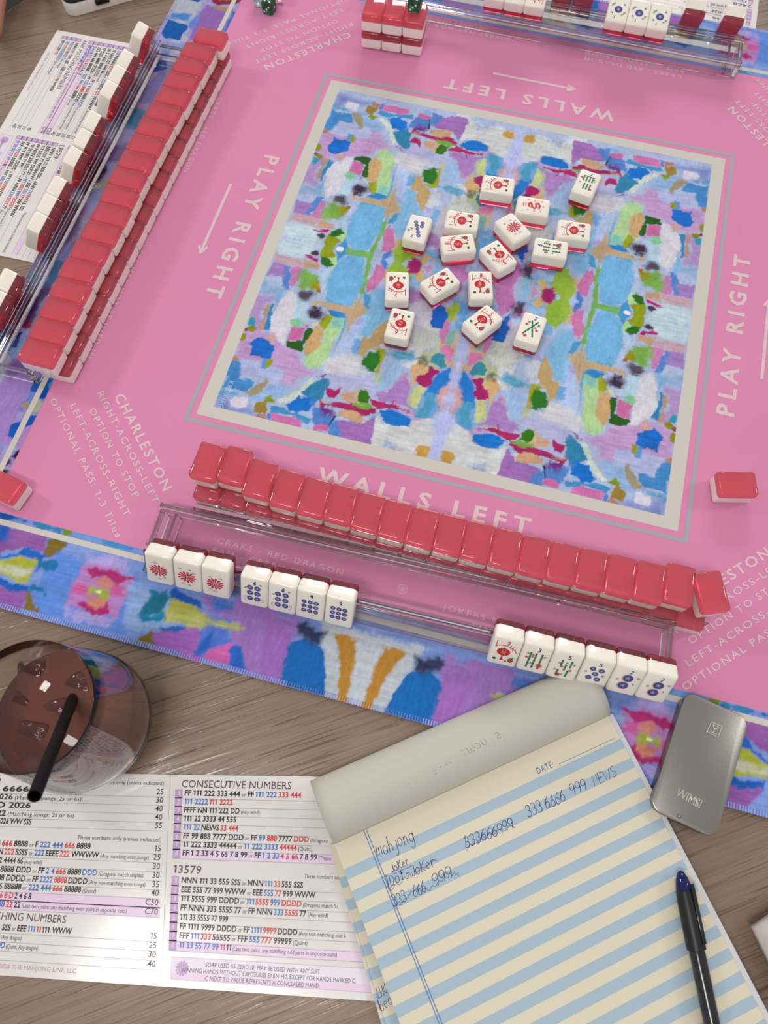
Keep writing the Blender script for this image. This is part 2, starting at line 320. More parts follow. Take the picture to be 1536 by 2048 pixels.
# ------------------------------------------------------------------ the printed painting of the mat: brush strokes in plan units, mirrored left-right and top-bottom
CROPS = {'A': (420, 480, 5.389), 'B': (660, 560, 5.389), 'D': (520, 160, 5.389), 'C': (780, 180, 5.389), 'E': (880, 620, 5.389), 'F': (740, 320, 3.072),
         'G': (0, 1000, 5.12), 'H': (270, 860, 2.898), 'I': (620, 1360, 2.259), 'J': (1200, 1360, 2.976), 'K': (0, 0, 1), 'L': (300, 0, 7.68), 'P': (0, 0, 3.072), 'Q': (0, 350, 3.072), 'S': (0, 640, 7.68), 'M': (0, 1160, 3.072)}
CENTRE = """
A b4c0dc 4 0,300 1509,0 1509,2048 0,2048
A c2d2dc 3 750,0 1220,0 1220,80 1150,110 1010,160 1000,240 700,130
A c4aab4 3 700,130 900,180 1000,210 1000,300 800,270 680,230
A a88cc0 2 680,230 800,270 880,290 850,330 800,400 600,380
A c48cba 1 870,290 1000,300 960,420 900,510 860,500 850,400
A 6e92cc 1 790,290 850,290 875,370 850,500 870,540 790,520 790,420 815,380
A 9cb4d2 3 560,420 700,500 800,520 760,600 600,600 520,560
A b49cc8 3 500,590 700,600 680,680 600,700 560,800 540,960 480,980 420,830
A b89c90 2 610,690 690,680 650,760 600,860 590,960 530,980 560,860 560,760
A 8fb6d8 2 700,560 830,530 760,640 700,760 680,780 700,680
A 4a90c0 1 650,700 700,690 650,830 650,960 580,960 600,880 620,790
A b8cfe0 2 950,600 1060,680 1040,780 1100,870 960,900 880,860 900,700
A d2d2dc 1 860,540 940,580 950,680 920,760 870,960 820,1050 800,1140 740,1100 660,960 650,850 700,750 760,650
A 4aa0bc 1 430,830 480,850 480,920 390,930
A c0a4cc 3 380,980 620,990 700,1050 720,1100 870,1160 1000,1240 980,1330 1160,1430 1120,1470 980,1500 900,1590 780,1560 640,1480 600,1380 250,1280 300,1100
A 909030 1 410,930 480,920 490,960 450,985 400,970
A 8a5030 1 370,940 410,935 410,970 370,990
A 929434 1 350,1000 395,1010 390,1060 350,1095 310,1085
A c8a8a4 2 650,1010 710,1000 700,1040 640,1110 600,1060
A 3a7cc8 1 430,1110 500,1060 570,1050 640,1120 680,1160 660,1210 650,1280 560,1280 430,1250 450,1180
A 5c94c8 2 230,1310 330,1310 340,1400 330,1490 540,1510 480,1570 360,1640 130,1590
A 6aa8cc 3 120,1600 360,1640 300,1690 90,1680
A 9cb8dc 3 640,1530 760,1560 900,1590 840,1660 700,1720 620,1700 560,1760 400,1700
A b4bcdc 1 330,1300 520,1280 560,1360 700,1370 780,1420 780,1500 720,1550 640,1520 500,1500 340,1500 350,1400
A 6c9cd4 2 560,1280 610,1280 590,1380 560,1360
A 9aa03c 1 620,1290 670,1300 650,1360 610,1360
A b09070 1 270,1240 310,1290 240,1300
A a8a08a 1 600,1470 640,1480 640,1540 560,1640 440,1690 360,1660 480,1560 560,1520
A 8c98cc 4 40,1800 130,1650 200,1700 230,1800 400,1810 480,1850 480,1900 300,1870 60,1840
A d4d2e0 1 200,1720 260,1690 400,1690 390,1790 340,1810 230,1790
A 8ea038 1 600,1690 660,1680 700,1740 720,1760 650,1760 590,1740
A a08c4c 1 500,1760 600,1750 620,1830 610,1870 480,1860
A b08c84 1 490,1880 610,1870 600,1940 490,1930
A ccd6d0 1 1110,1480 1140,1510 1100,1560 950,1700 880,1740 750,1760 700,1740 850,1660 960,1590 1050,1500
A 4c90b4 1 1190,1500 1290,1480 1320,1530 1250,1640 1210,1720 1100,1740 980,1640 1080,1560
A 3a80cc 1 820,1780 960,1690 1080,1710 1110,1760 1060,1850 940,1870 850,1840
A 5a9cc8 1 630,1790 800,1800 900,1860 1000,1880 1100,1930 1040,1990 880,1900 660,1850
A 6890cc 2 1100,1760 1230,1850 1340,1890 1340,2070 1120,2010 1100,1930
A cc86b8 1 670,1860 900,1900 1000,1960 980,2050 650,1960
A 6c90d0 1 620,1870 660,1860 650,1960 610,1950
A cc7cac 1 1110,2010 1200,1970 1290,2000 1280,2070 1100,2060
A 96a238 1 1230,-40 1400,-40 1380,60 1330,110 1360,180 1300,200 1180,200 1180,120 1230,60
A 5c9cc8 2 1400,0 1509,0 1509,140 1430,190 1340,250 1370,150 1330,100
A 5a4c5c 2 1100,130 1140,110 1190,120 1160,180 1110,170
A c8a890 1 1010,200 1120,240 1190,260 1160,320 1010,300
A b83c74 1 1010,155 1170,190 1175,245 1130,240
A b4d4a0 1 1280,180 1370,180 1350,270 1320,300 1310,250
A 3c7a34 1 1180,180 1260,180 1320,270 1260,300 1200,260
A 88b060 3 1000,320 1100,330 1180,400 1190,480 1140,530 1000,560 920,510 960,420
A 9a9a38 2 1080,470 1180,430 1200,520 1160,560 1100,530 1040,540
A b4cce0 3 1180,340 1300,320 1250,440 1200,420
A b8c8e4 2 1200,440 1260,460 1240,640 1180,640 1200,540
A a87838 1 1160,510 1195,550 1190,580 1150,560
A e0dcec 1 1340,80 1390,75 1440,100 1400,125
A 665c6c 3 940,560 1040,540 1130,560 1150,600 1080,640 1000,640 950,620
A 84b8dc 1 1430,190 1600,150 1600,720 1240,650 1270,500 1290,400 1340,310
A 74accc 1 1260,590 1600,650 1600,730 1240,655
A c0ac90 2 1100,640 1250,660 1600,730 1600,820 1400,760 1260,720 1080,690
A 4a90cc 1 1260,740 1420,780 1500,810 1480,850 1330,850 1300,800
A 6aa8c8 2 1440,850 1490,850 1440,1000 1340,1200 1310,1200 1400,1000
A 7cb4b8 2 1210,1250 1290,1230 1300,1300 1230,1310
A b8c8e0 3 1380,1120 1509,1080 1509,1330 1200,1330 1300,1250
A c8ccd8 3 1190,1340 1509,1320 1509,1450 1300,1440 1180,1400
A b4d0a4 2 1310,850 1440,860 1420,980 1350,1100 1290,1250 1200,1320 1190,1390 1060,1390 970,1300 1010,1240 1080,1200 1200,1050 1240,960
A 90c4bc 3 1330,860 1430,870 1400,960 1340,940
A a0a83c 1 1230,830 1310,810 1300,870 1220,970 1170,900
A c8ac84 1 1140,900 1210,960 1230,1020 1180,1150 1050,1250 1000,1250 1010,1150 1060,1010
A ccd0a8 1 1090,900 1160,890 1150,940 1100,960
A c880ac 1 880,950 1040,930 1010,1010 990,1070 900,1100 840,1070
A c080b0 1 1000,930 1160,870 1100,900 1060,940
A 8cc09c 3 880,870 960,850 1000,890 960,930 900,910
A 3c6c30 1 1040,940 1110,930 1110,980 1060,1030 1020,1120 1000,1220 940,1190 820,1150 830,1090 990,1080 1010,1010
A 4c3c50 3 1040,770 1140,730 1200,720 1230,800 1200,850 1120,860 1060,820
A c0b4d8 3 1310,1450 1509,1500 1509,1600 1400,1600 1320,1560
A 9c6c98 1 1150,1470 1300,1430 1310,1445 1200,1490
A a84878 1 1130,1460 1190,1470 1180,1510
B 90bcdc 3 440,80 620,100 640,330 620,440 500,520 430,640 320,620 230,600 330,460 400,400 420,250
B 84b8dc 1 -40,-20 320,-20 320,80 270,230 230,280 -40,240
B 74accc 1 -40,170 240,190 230,285 -40,250
B c0ac90 2 -20,260 230,290 290,200 340,150 350,250 400,330 250,480 200,560 200,680 130,660 180,520 190,380 100,330 -20,310
B b4c4e4 3 240,480 360,470 300,600 200,800 100,830 100,700
B 5ca0c8 2 350,120 430,160 420,280 380,300 350,220
B 88b468 2 320,-60 350,-60 345,60 320,150 300,150
B c8c8d6 3 840,160 1080,280 1090,480 1180,520 900,640 850,500
B c8ccc8 3 870,600 1040,500 1180,530 1180,650 1130,760 1000,770 870,700
B ccccd4 3 -40,890 150,820 330,820 360,940 430,1010 300,1060 -20,1000
B b8b8d8 3 -20,1010 330,1040 480,1100 570,1180 470,1210 300,1180 240,1150 -20,1110
B c0a880 1 350,610 430,620 500,520 620,430 590,690 440,740 370,830 300,790
B a8c0e0 3 600,870 760,880 800,1000 700,1100 620,1200 520,1140 540,1020
B b090c4 2 480,1180 600,1200 730,1100 800,1010 880,1080 840,1300 880,1390 700,1340 560,1320 460,1260
B a8a83c 2 440,730 590,750 600,820 560,920 500,1050 480,1000 530,850 520,780
B 3c8038 2 400,780 520,780 530,850 480,990 400,990 340,910 380,850
B 74acc8 3 610,800 760,760 960,740 880,870 700,860
B a4b858 2 1240,330 1360,220 1420,300 1300,440 1220,430
B 3c78c8 1 1100,330 1230,270 1220,420 1180,510 1090,480
B c88cb8 2 1210,470 1280,450 1260,640 1200,700 1180,640
B 88b8b0 2 1270,600 1340,560 1340,640 1300,690 1250,680
B d08cb4 1 1180,740 1240,700 1340,750 1330,880 1270,910 1220,800
B 4488cc 2 1120,1030 1260,960 1330,880 1300,1090 1200,1190 1190,1290 1070,1290 1000,1240 1060,1140
B 64a4c4 2 960,1390 1050,1200 1190,1290 1010,1500 900,1490
B 5498ac 1 1080,830 1180,780 1240,820 1250,950 1200,970 1080,900
B a83c78 1 1060,930 1110,940 1180,990 1100,1060 1090,1120 1010,1160 920,1080 960,1010 1050,1000
B ccb08c 1 870,930 950,890 1030,920 1060,1000 960,1020 900,1080 850,980
B c8cc9c 1 900,1160 960,1140 1030,1170 980,1260 940,1400 890,1370 830,1290
B 4c3c40 3 960,830 1020,780 1060,830 1040,910 970,880
B ccd0d2 2 490,1430 560,1530 850,1590 900,1520 1050,1500 1350,1540 1400,1980 960,1920 400,1810 450,1600
B 6c90cc 2 -20,1540 80,1500 130,1600 150,1700 -20,1700
B a880bc 1 80,1500 350,1550 490,1470 450,1640 420,1820 200,1760 130,1690
B 94a8d8 3 540,1800 600,1740 760,1830 740,1890
B b04078 1 -50,1170 100,1180 110,1230 60,1290 -50,1290
B c8a890 1 100,1240 170,1190 280,1210 270,1280 230,1340 120,1290
B a84070 1 -110,1300 250,1330 500,1400 500,1440 400,1470 290,1440 270,1400 -110,1370
B c8a49c 1 -90,1290 60,1340 10,1370 -90,1340
B 7a4a98 3 -110,1370 30,1380 60,1450 -60,1450
B c4a68c 1 100,1400 270,1420 350,1490 340,1550 150,1500 80,1460
B 84ac5c 1 260,1310 430,1330 500,1400 390,1390 250,1350
B 44822c 1 290,1210 340,1180 420,1210 430,1260 410,1330 310,1320 280,1270
B b04474 1 430,1270 560,1320 700,1340 840,1410 850,1430 700,1400 520,1390 440,1330
B b04474 0 640,1350 690,1300 715,1290 660,1355
B 3c84cc 1 530,1410 640,1390 790,1440 860,1500 850,1570 700,1580 560,1520
A 503858 0 1340,1890 1370,1890 1275,2020 1262,2020
B d0a8a4 3 1190,1200 1290,1120 1400,1120 1400,1500 1150,1500 1170,1320
B b8c0e4 3 1400,600 1480,600 1430,1000 1370,1300 1220,1990 1060,1960 1120,1560 1240,1300 1330,1000
B c0a060 2 960,1780 1060,1810 1030,1920 920,1900
F b8c4e4 4 600,620 900,640 900,900 600,900
F c48cc0 2 780,850 880,800 900,900 800,960
F c890c4 2 460,640 600,640 620,760 560,800
F 3c74c4 1 380,960 470,900 440,1040 380,1020
F 3c74c4 1 760,1010 860,950 830,1080 760,1090
F c8b490 1 1020,740 1080,730 1100,800 1040,810
F b898c8 2 900,950 1040,960 1080,1010 1010,1060
F 5c4c60 3 930,680 980,640 1010,680 960,740
F 5c4c60 3 880,900 960,860 940,930 870,960
F 94b850 2 1130,700 1220,670 1260,760 1220,840 1130,800
F 98b858 2 1080,900 1180,850 1220,920 1200,1000 1090,1000
F a8407c 2 1060,790 1110,790 1160,840 1100,880 1050,870
F 5c8ccc 2 1240,900 1310,860 1300,920 1250,950
F c888b4 1 1270,780 1370,660 1380,740 1300,850
F c888b4 1 1250,960 1330,890 1300,1050 1250,1090
F 84b470 1 1400,880 1536,900 1536,925 1380,925 1330,1110 1310,1110 1350,900 1400,600 1420,600
F 9cb858 1 150,540 190,560 230,610 180,640 150,600
D 84b8dc 1 1060,1340 1340,1380 1300,1600 1200,1800 1140,1850 970,1820 960,1600 1000,1500
"""
BAND = """
K 8ea4d8 4 -400,900 1700,1300 1700,1900 -400,1400
G 9c70ac 2 -60,240 480,380 460,540 300,480 -60,560
G 4470c0 3 -60,250 110,280 60,450 -60,500
G 86783c 2 500,400 700,440 600,540 460,580
G 7498d8 3 620,540 1400,760 1300,1400 400,1180 300,950
G 4474c0 2 -20,580 180,540 250,480 330,500 450,580 400,620 200,570 -20,620
G b0b450 2 -60,620 200,580 400,630 350,700 310,870 180,840 60,780 -60,730
G c0c4b4 3 -60,650 330,710 300,790 -60,710
G 3c70bc 2 -60,760 100,850 290,890 280,950 100,950 40,900 -60,830
G 9c70b0 2 -60,850 100,950 280,960 200,1140 -60,1070
G 8a7840 2 300,950 380,1140 240,1130
G 3c80ac 2 400,620 600,650 560,710 440,700 320,780 350,840 470,900 460,960 300,920 310,800
G b0a8d8 3 900,540 1300,640 1340,780 860,680
G b0a8d8 3 680,1080 1200,1200 1100,1300 680,1200
G b890c4 2 840,660 1130,690 1360,800 1320,960 1200,1210 900,1160 670,1070 720,900
G b04880 2 910,710 1050,720 1130,730 1360,800 1200,860 1080,780 940,800
G b04880 2 760,1060 860,1030 960,1100 1100,1060 1110,1160 940,1170
G c870a4 3 720,880 900,900 900,960 700,950
G c870a4 3 1150,880 1330,930 1320,980 1120,960
G c89088 2 960,810 1080,780 1150,850 1140,900 1040,910
G c89080 2 880,970 1060,990 1050,1070 980,1100 910,1080
G a8b060 2 930,880 1120,930 1090,1000 900,950
G d8e8b0 1 985,925 1040,930 1035,955 985,950
H 9cb4dc 3 -40,900 300,960 260,1217 -60,1150
H a888c4 3 400,960 620,1010 940,1080 950,1240 600,1180 430,1050
H 6488cc 3 450,980 620,1000 600,1060 480,1050
H 3c8098 2 100,930 200,930 200,1000 140,1060 40,1070
H 4070bc 2 200,920 330,960 400,1040 300,1010 200,970
H 4478bc 2 120,1140 250,1120 450,1190 300,1230 140,1180
H b4b468 2 200,980 330,1020 420,1070 700,1160 500,1190 250,1130 170,1090
K c0c8d0 3 640,1240 800,1285 790,1420 640,1400
K a888c4 2 470,1190 560,1215 560,1370 450,1330
K 6c88d0 3 420,1230 470,1240 450,1330 380,1300
K 3c7cbc 1 568,1285 610,1275 650,1300 652,1350 650,1410 590,1395 556,1360 553,1320
K b89050 2 668,1268 715,1280 703,1330 700,1380 690,1425 668,1415 680,1330
K 485070 3 600,1250 655,1262 640,1288 600,1280
K 485070 3 570,1400 620,1400 620,1420 580,1416
M a878c0 2 930,300 1230,300 1220,500 900,410
M b8bc84 3 1030,190 1250,230 1536,290 1500,330 1290,280 1000,255
M cc7cb8 2 1280,410 1420,395 1430,540 1260,500
M 4878c4 2 1215,400 1320,300 1300,420 1220,460
M 4878c4 2 1430,420 1480,400 1510,560 1400,530
M 8a7c3c 2 800,380 950,285 940,400 830,410
M 3c8cb0 2 920,60 1040,50 1050,105 930,100
M 3c8cb0 2 860,230 1000,205 1010,250 880,262
I a880c0 2 600,-30 760,-30 700,100 620,220 560,180
G 2c68b0 2 -60,110 100,140 350,230 620,310 300,240 -60,180
G 4c8cb4 2 350,230 620,290 620,330 400,280
G 7c9440 1 630,280 750,305 740,370 660,350
G 7ca8dc 2 760,300 1040,370 1040,430 760,370
G 5c98c8 1 1040,400 1370,480 1380,530 1040,460
"""
SIDE = """
K a8a4d0 4 -400,1400 480,-300 620,-300 0,1400
L b4b8c4 3 300,-100 850,-100 830,80 600,340 560,400 600,620 300,620
L 9878b4 2 850,60 1240,160 1050,560 600,620 700,400
L 2c6cb0 1 240,290 560,380 575,400 550,480 460,610 220,590 180,490
L 5c8ccc 3 330,200 600,230 580,320 320,280
L 982c54 2 910,-60 1450,-60 1350,50 1050,80 960,60
L 7c9c50 2 1050,-60 1350,-60 1300,10 1080,10
L a89070 2 980,90 1300,150 1220,190 1000,140
L 2464ac 1 500,-40 860,-40 740,50
L 5c7cc0 2 1280,180 1400,180 1200,560 1100,540
P 2c5cb0 1 920,370 1020,370 1030,430 940,440
P 5088b0 3 760,600 900,680 850,800 740,760
P a088b8 3 700,460 900,500 740,640 640,640
P 8c78a8 3 650,900 850,850 780,1000 640,1000
P 3c2c44 3 590,960 660,1050 560,1180 500,1200
Q 3c2c40 3 430,180 540,190 500,240 430,250
Q a8a478 3 540,80 680,20 600,130
Q 9080a8 3 380,270 520,250 450,420 350,420
Q 4878a4 2 310,520 420,530 360,650 280,690
Q 5c3c78 3 150,700 300,700 200,900 30,930
Q 8c2c5c 2 40,880 200,900 190,940 0,945
Q 1c3c98 1 -60,950 140,965 100,1060 -60,1050
S b4b8c4 2 -200,400 230,570 120,800 -200,1300
S a890c8 3 180,560 420,640 540,860 430,1100 300,1400 150,1900 -200,1900 -200,1300 130,780
S 7c5898 3 180,560 400,640 480,800 140,780
S 3c68b0 1 560,850 840,890 700,1080 560,1100 480,1100
S 1c58a8 1 590,1060 740,1060 690,1200 610,1210
S a89870 2 360,1280 420,1270 400,1340 360,1340
S a8b0a0 2 560,1220 700,1260 560,1430 460,1440
S 3068b8 1 400,1470 560,1470 490,1600 350,1650 250,1843 120,1770 180,1600 330,1560
K 401838 2 28,905 42,900 36,918 22,915
K 6c2860 2 10,920 28,918 22,932 4,930
K 401838 2 -10,935 18,940 14,952 -20,950
K a07850 3 -60,920 0,905 -20,960 -90,990
"""
def vnoise(ny, nx, cy, cx):
    g = rng.rand(cy+2, cx+2); y = np.linspace(0, cy, ny)[:, None]; x = np.linspace(0, cx, nx)[None, :]
    yi = y.astype(int); xi = x.astype(int); fy = y-yi; fx = x-xi; fy = fy*fy*(3-2*fy); fx = fx*fx*(3-2*fx)
    return (g[yi, xi]*(1-fy)*(1-fx)+g[yi+1, xi]*fy*(1-fx)+g[yi, xi+1]*(1-fy)*fx+g[yi+1, xi+1]*fy*fx)*2-1
class Raster:
    def __init__(s, x0, x1, y0, y1, res=.003):
        s.x0, s.x1, s.y0, s.y1 = x0, x1, y0, y1
        s.nx = int((x1-x0)/res)+1; s.ny = int((y1-y0)/res)+1
        s.X, s.Y = np.meshgrid(np.linspace(x0, x1, s.nx), np.linspace(y0, y1, s.ny))
        s.img = np.ones((s.ny, s.nx, 3))*.5
        q = lambda d: (max(2, int((y1-y0)/d)), max(2, int((x1-x0)/d)))
        s.n1 = vnoise(s.ny, s.nx, *q(.05))+.6*vnoise(s.ny, s.nx, *q(.02))+.4*vnoise(s.ny, s.nx, *q(.009))
        s.n2 = vnoise(s.ny, s.nx, *q(.006))*.6+vnoise(s.ny, s.nx, q(.05)[0], q(.007)[1])*.5
        s.n3 = vnoise(s.ny, s.nx, q(.006)[0], q(.05)[1])
    def paint(s, P, col, soft):
        P = np.array(P); sf = [.003, .004, .012, .03, .05][soft]; amp = [.001, .006, .010, .014, .0][soft]
        bx0, by0 = P.min(0)-.08; bx1, by1 = P.max(0)+.08
        i0 = max(0, int((bx0-s.x0)/(s.x1-s.x0)*s.nx)); i1 = min(s.nx, int((bx1-s.x0)/(s.x1-s.x0)*s.nx)+2)
        j0 = max(0, int((by0-s.y0)/(s.y1-s.y0)*s.ny)); j1 = min(s.ny, int((by1-s.y0)/(s.y1-s.y0)*s.ny)+2)
        if i0 >= i1 or j0 >= j1: return
        X = s.X[j0:j1, i0:i1]; Y = s.Y[j0:j1, i0:i1]; d = np.full(X.shape, 9.0); ins = np.zeros(X.shape, bool); n = len(P)
        for k in range(n):
            ax, ay = P[k]; bx, by = P[(k+1) % n]; ex, ey = bx-ax, by-ay; L = ex*ex+ey*ey+1e-12
            t = np.clip(((X-ax)*ex+(Y-ay)*ey)/L, 0, 1); d = np.minimum(d, np.hypot(X-ax-t*ex, Y-ay-t*ey))
            c = ((ay > Y) != (by > Y)) & (X < (bx-ax)*(Y-ay)/(by-ay+1e-12)+ax); ins ^= c
        sd = np.where(ins, d, -d)+s.n1[j0:j1, i0:i1]*amp+s.n2[j0:j1, i0:i1]*amp*.5
        a = np.clip(sd/sf+.5, 0, 1); a = (a*a*(3-2*a))[..., None]
        horiz = (P[:, 0].max()-P[:, 0].min()) > (P[:, 1].max()-P[:, 1].min())
        st = (s.n3 if horiz else s.n2)[j0:j1, i0:i1]
        c = np.array(alb(col))**1.24*(1+st[..., None]*.13+s.n1[j0:j1, i0:i1][..., None]*.05)
        s.img[j0:j1, i0:i1] = s.img[j0:j1, i0:i1]*(1-a)+c*a
    def run(s, txt, fold):
        for ln in txt.strip().splitlines():
            p = ln.split(); ox, oy, k = CROPS[p[0]]
            pts = [tuple(map(float, q.split(','))) for q in p[3:]]
            P = [at(ox+x/k, oy+y/k) for x, y in pts]
            cx = sum(q[0] for q in P)/len(P); cy = sum(q[1] for q in P)/len(P)
            s.paint(fold(P, cx, cy), p[1], int(p[2]))
    def sample(s, x, y):
        fx = np.clip((x-s.x0)/(s.x1-s.x0)*(s.nx-1), 0, s.nx-1.001); fy = np.clip((y-s.y0)/(s.y1-s.y0)*(s.ny-1), 0, s.ny-1.001)
        i = fx.astype(int); j = fy.astype(int); fx = (fx-i)[..., None]; fy = (fy-j)[..., None]; I = s.img
        c = (I[j, i]*(1-fx)+I[j, i+1]*fx)*(1-fy)+(I[j+1, i]*(1-fx)+I[j+1, i+1]*fx)*fy
        g = c.mean(-1, keepdims=True); return np.clip(g+(c-g)*1.06, .003, .93)*.96
YM = -.0245
def dabs(R, pal, n, x0, x1, y0, y1, sz):
    for _ in range(n):
        cx, cy = x0+rng.rand()*(x1-x0), y0+rng.rand()*(y1-y0); w_, h_ = sz*(.4+rng.rand()), sz*(.5+1.2*rng.rand())
        R.paint([(cx+dx*w_*(.7+.5*rng.rand()), cy+dy*h_*(.7+.5*rng.rand())) for dx, dy in ((-1, -.8), (0, -1), (1, -.7), (1, .5), (.2, 1), (-.9, .8))], pal[rng.randint(len(pal))], rng.randint(1, 4))
def fold_c(P, cx, cy):
    sx = -1 if cx > 0 else 1; sy = -1 if cy > YM else 1
    return [(x*sx, YM+(y-YM)*sy) for x, y in P]
RC = Raster(-1.0, .06, -1.06, .04, .0028); RC.img[:] = np.array(alb('a8b6d6'))*(1+.1*RC.n1[..., None]); dabs(RC, ['a4c8e0', '98bcdc', 'b8a8d4', 'd0d4dc', '7cacd8', 'c4a4c8', 'c4ccd8', '8cb4dc', 'bcc4a8', 'c8b49c'], 150, -.95, .04, -1.0, .0, .045); RC.run(CENTRE, fold_c)
XM = -.05
def fold_b(P, cx, cy):
    sx = -1 if cx > XM else 1
    return [(XM+(x-XM)*sx, y) for x, y in P]
RB = Raster(-2.02, .0, -2.0, -1.58, .0035); RB.img[:] = np.array(alb('7c98d4')); RB.run(BAND, fold_b)
RS = Raster(-2.02, -1.58, -1.65, 2.0, .0035); RS.run(SIDE.split('\n')[1], lambda P, a, b: P); dabs(RS, ['a8a0cc', '9088c0', 'b8b4d0', '7c90cc', 'b094c4', '8ca4d0'], 90, -2, -1.6, -1.6, 1.9, .07); RS.run('\n'.join(SIDE.strip().split('\n')[1:]), lambda P, a, b: P)
WN = Raster(-1, 1, -1, 1, .004)
def warp(x, y, k=.004):
    i = np.clip(((x+1)/2*(WN.nx-1)).astype(int), 0, WN.nx-1); j = np.clip(((y+1)/2*(WN.ny-1)).astype(int), 0, WN.ny-1)
    return x+WN.n2[j, i]*k, y+WN.n3[j, i]*k*1.4, 1+.07*WN.n1[j, i]
def col_centre(x, y):
    x, y, g = warp(x, y); return RC.sample(-np.abs(x), YM-np.abs(y-YM))*g[:, None]
def col_band(x, y): return RB.sample(XM-np.abs(x-XM), -np.abs(y))
def col_side(x, y): return RS.sample(-np.abs(x), y)
def grid_mesh(name, x0, x1, y0, y1, nx, ny, fn, z, mt, parent, gain=1.0):
    X, Y = np.meshgrid(np.linspace(x0, x1, nx), np.linspace(y0, y1, ny)); N = nx*ny
    co = np.zeros((N, 3), 'f'); co[:, 0] = X.ravel()*U; co[:, 1] = Y.ravel()*U; co[:, 2] = z
    i = np.arange(N).reshape(ny, nx); q = np.stack([i[:-1, :-1], i[:-1, 1:], i[1:, 1:], i[1:, :-1]], -1).reshape(-1, 4).astype('i')
    me = bpy.data.meshes.new(name); me.vertices.add(N); me.vertices.foreach_set('co', co.ravel())
    me.loops.add(q.size); me.loops.foreach_set('vertex_index', q.ravel()); me.polygons.add(len(q))
    me.polygons.foreach_set('loop_start', np.arange(0, q.size, 4, dtype='i')); me.update(calc_edges=True)
    a = me.color_attributes.new('Col', 'FLOAT_COLOR', 'POINT'); c = np.ones((N, 4), 'f'); c[:, :3] = np.clip(fn(X.ravel(), Y.ravel())*gain, 0, .95)
    a.data.foreach_set('color', c.ravel()); me.materials.append(mt)
    return link(name, me, parent)

# ------------------------------------------------------------------ floor and table
tab_z = -.0035
flm = mat('dark_carpet', '2a2622', .95, g=1.0); mottle(flm, '201d1b', '38322c', 260, 4, g=1.0)
fl = box('floor', 4, 4, .02, flm, None, c=(0, 0, -.76)); tag(fl, kind='structure')
WOOD = mat('wood_grain_laminate', '85735f', .3, spec=.5, coat=.45)
n_, l_, b_ = nodes(WOOD)
tc = n_.new('ShaderNodeTexCoord'); mp = n_.new('ShaderNodeMapping'); mp.vector_type = 'TEXTURE'; mp.inputs['Rotation'].default_value = (0, 0, math.radians(33.7))
l_.new(tc.outputs['Object'], mp.inputs[0])
def wnoise(sx, sy, detail, rough=.5, dist=0):
    m2 = n_.new('ShaderNodeMapping'); m2.inputs['Scale'].default_value = (sx, sy, 1); l_.new(mp.outputs[0], m2.inputs[0])
    t = n_.new('ShaderNodeTexNoise'); t.inputs['Scale'].default_value = 1; t.inputs['Detail'].default_value = detail; t.inputs['Roughness'].default_value = rough; t.inputs['Distortion'].default_value = dist
    l_.new(m2.outputs[0], t.inputs['Vector']); return t.outputs[0]
def ramp(src, stops):
    r = n_.new('ShaderNodeValToRGB'); e = r.color_ramp.elements
    while len(e) < len(stops): e.new(.5)
    for k, (p, c) in enumerate(stops): e[k].position = p; e[k].color = (*c, 1)
    l_.new(src, r.inputs[0]); return r.outputs[0]
big = ramp(wnoise(5, 40, 4, .55, .6), [(.28, alb('836e5f', .97)), (.52, alb('8d7866', .97)), (.74, alb('96816e', .97))])
pore = ramp(wnoise(12, 520, 2, .5, .2), [(.33, (.5, .46, .43)), (.42, (.95, .95, .95)), (1, (1, 1, 1))])
pore2 = ramp(wnoise(7, 700, 3, .6, .4), [(.36, (.8, .78, .76)), (.5, (1, 1, 1)), (1, (1.0, 1.0, 1.0))])
def mul(a, b):
    v = n_.new('ShaderNodeVectorMath'); v.operation = 'MULTIPLY'; l_.new(a, v.inputs[0]); l_.new(b, v.inputs[1]); return v.outputs[0]
l_.new(mul(mul(big, pore), pore2), b_.inputs['Base Color'])
bp = n_.new('ShaderNodeBump'); bp.inputs['Distance'].default_value = .00035; bp.inputs['Strength'].default_value = .9; l_.new(pore, bp.inputs['Height'])
bp2 = n_.new('ShaderNodeBump'); bp2.inputs['Distance'].default_value = .0003; bp2.inputs['Strength'].default_value = .8; l_.new(wnoise(14, 160, 3, .6, .5), bp2.inputs['Height']); l_.new(bp.outputs[0], bp2.inputs['Normal']); l_.new(bp2.outputs[0], b_.inputs['Normal']); l_.new(bp2.outputs[0], b_.inputs['Coat Normal'])
tb = empty('table', (0, 0, -.755), 'grey brown wood grain laminate table under the game mat', 'table')
def tp(x, y): return (x*U, y*U)
# straight edge at the top left corner of the frame, running away from the camera
ex0 = (-2.826, 1.042); ed = (-2.779+2.826, 1.145-1.042); el = math.hypot(*ed); ed = (ed[0]/el, ed[1]/el)
pA = (ex0[0]-ed[0]*5, ex0[1]-ed[1]*5); pB = (ex0[0]+ed[0]*3.4, ex0[1]+ed[1]*3.4)
top = prism('tabletop', [tp(*pA), tp(3.6, pA[1]), tp(3.6, pB[1]), tp(*pB)], tab_z-.028, tab_z, WOOD, None, r=.003)
top.parent = tb; top.location = (0, 0, .755)
for lx, ly in ((-2.6, -2.9), (3.2, -2.9), (3.2, 3.4), (-1.4, 3.4)):
    box('leg', .05, .05, .722, mat('dark_metal_leg', '2a2a2c', .5, metal=.6), tb, c=(lx*U, ly*U, .362), r=.004)

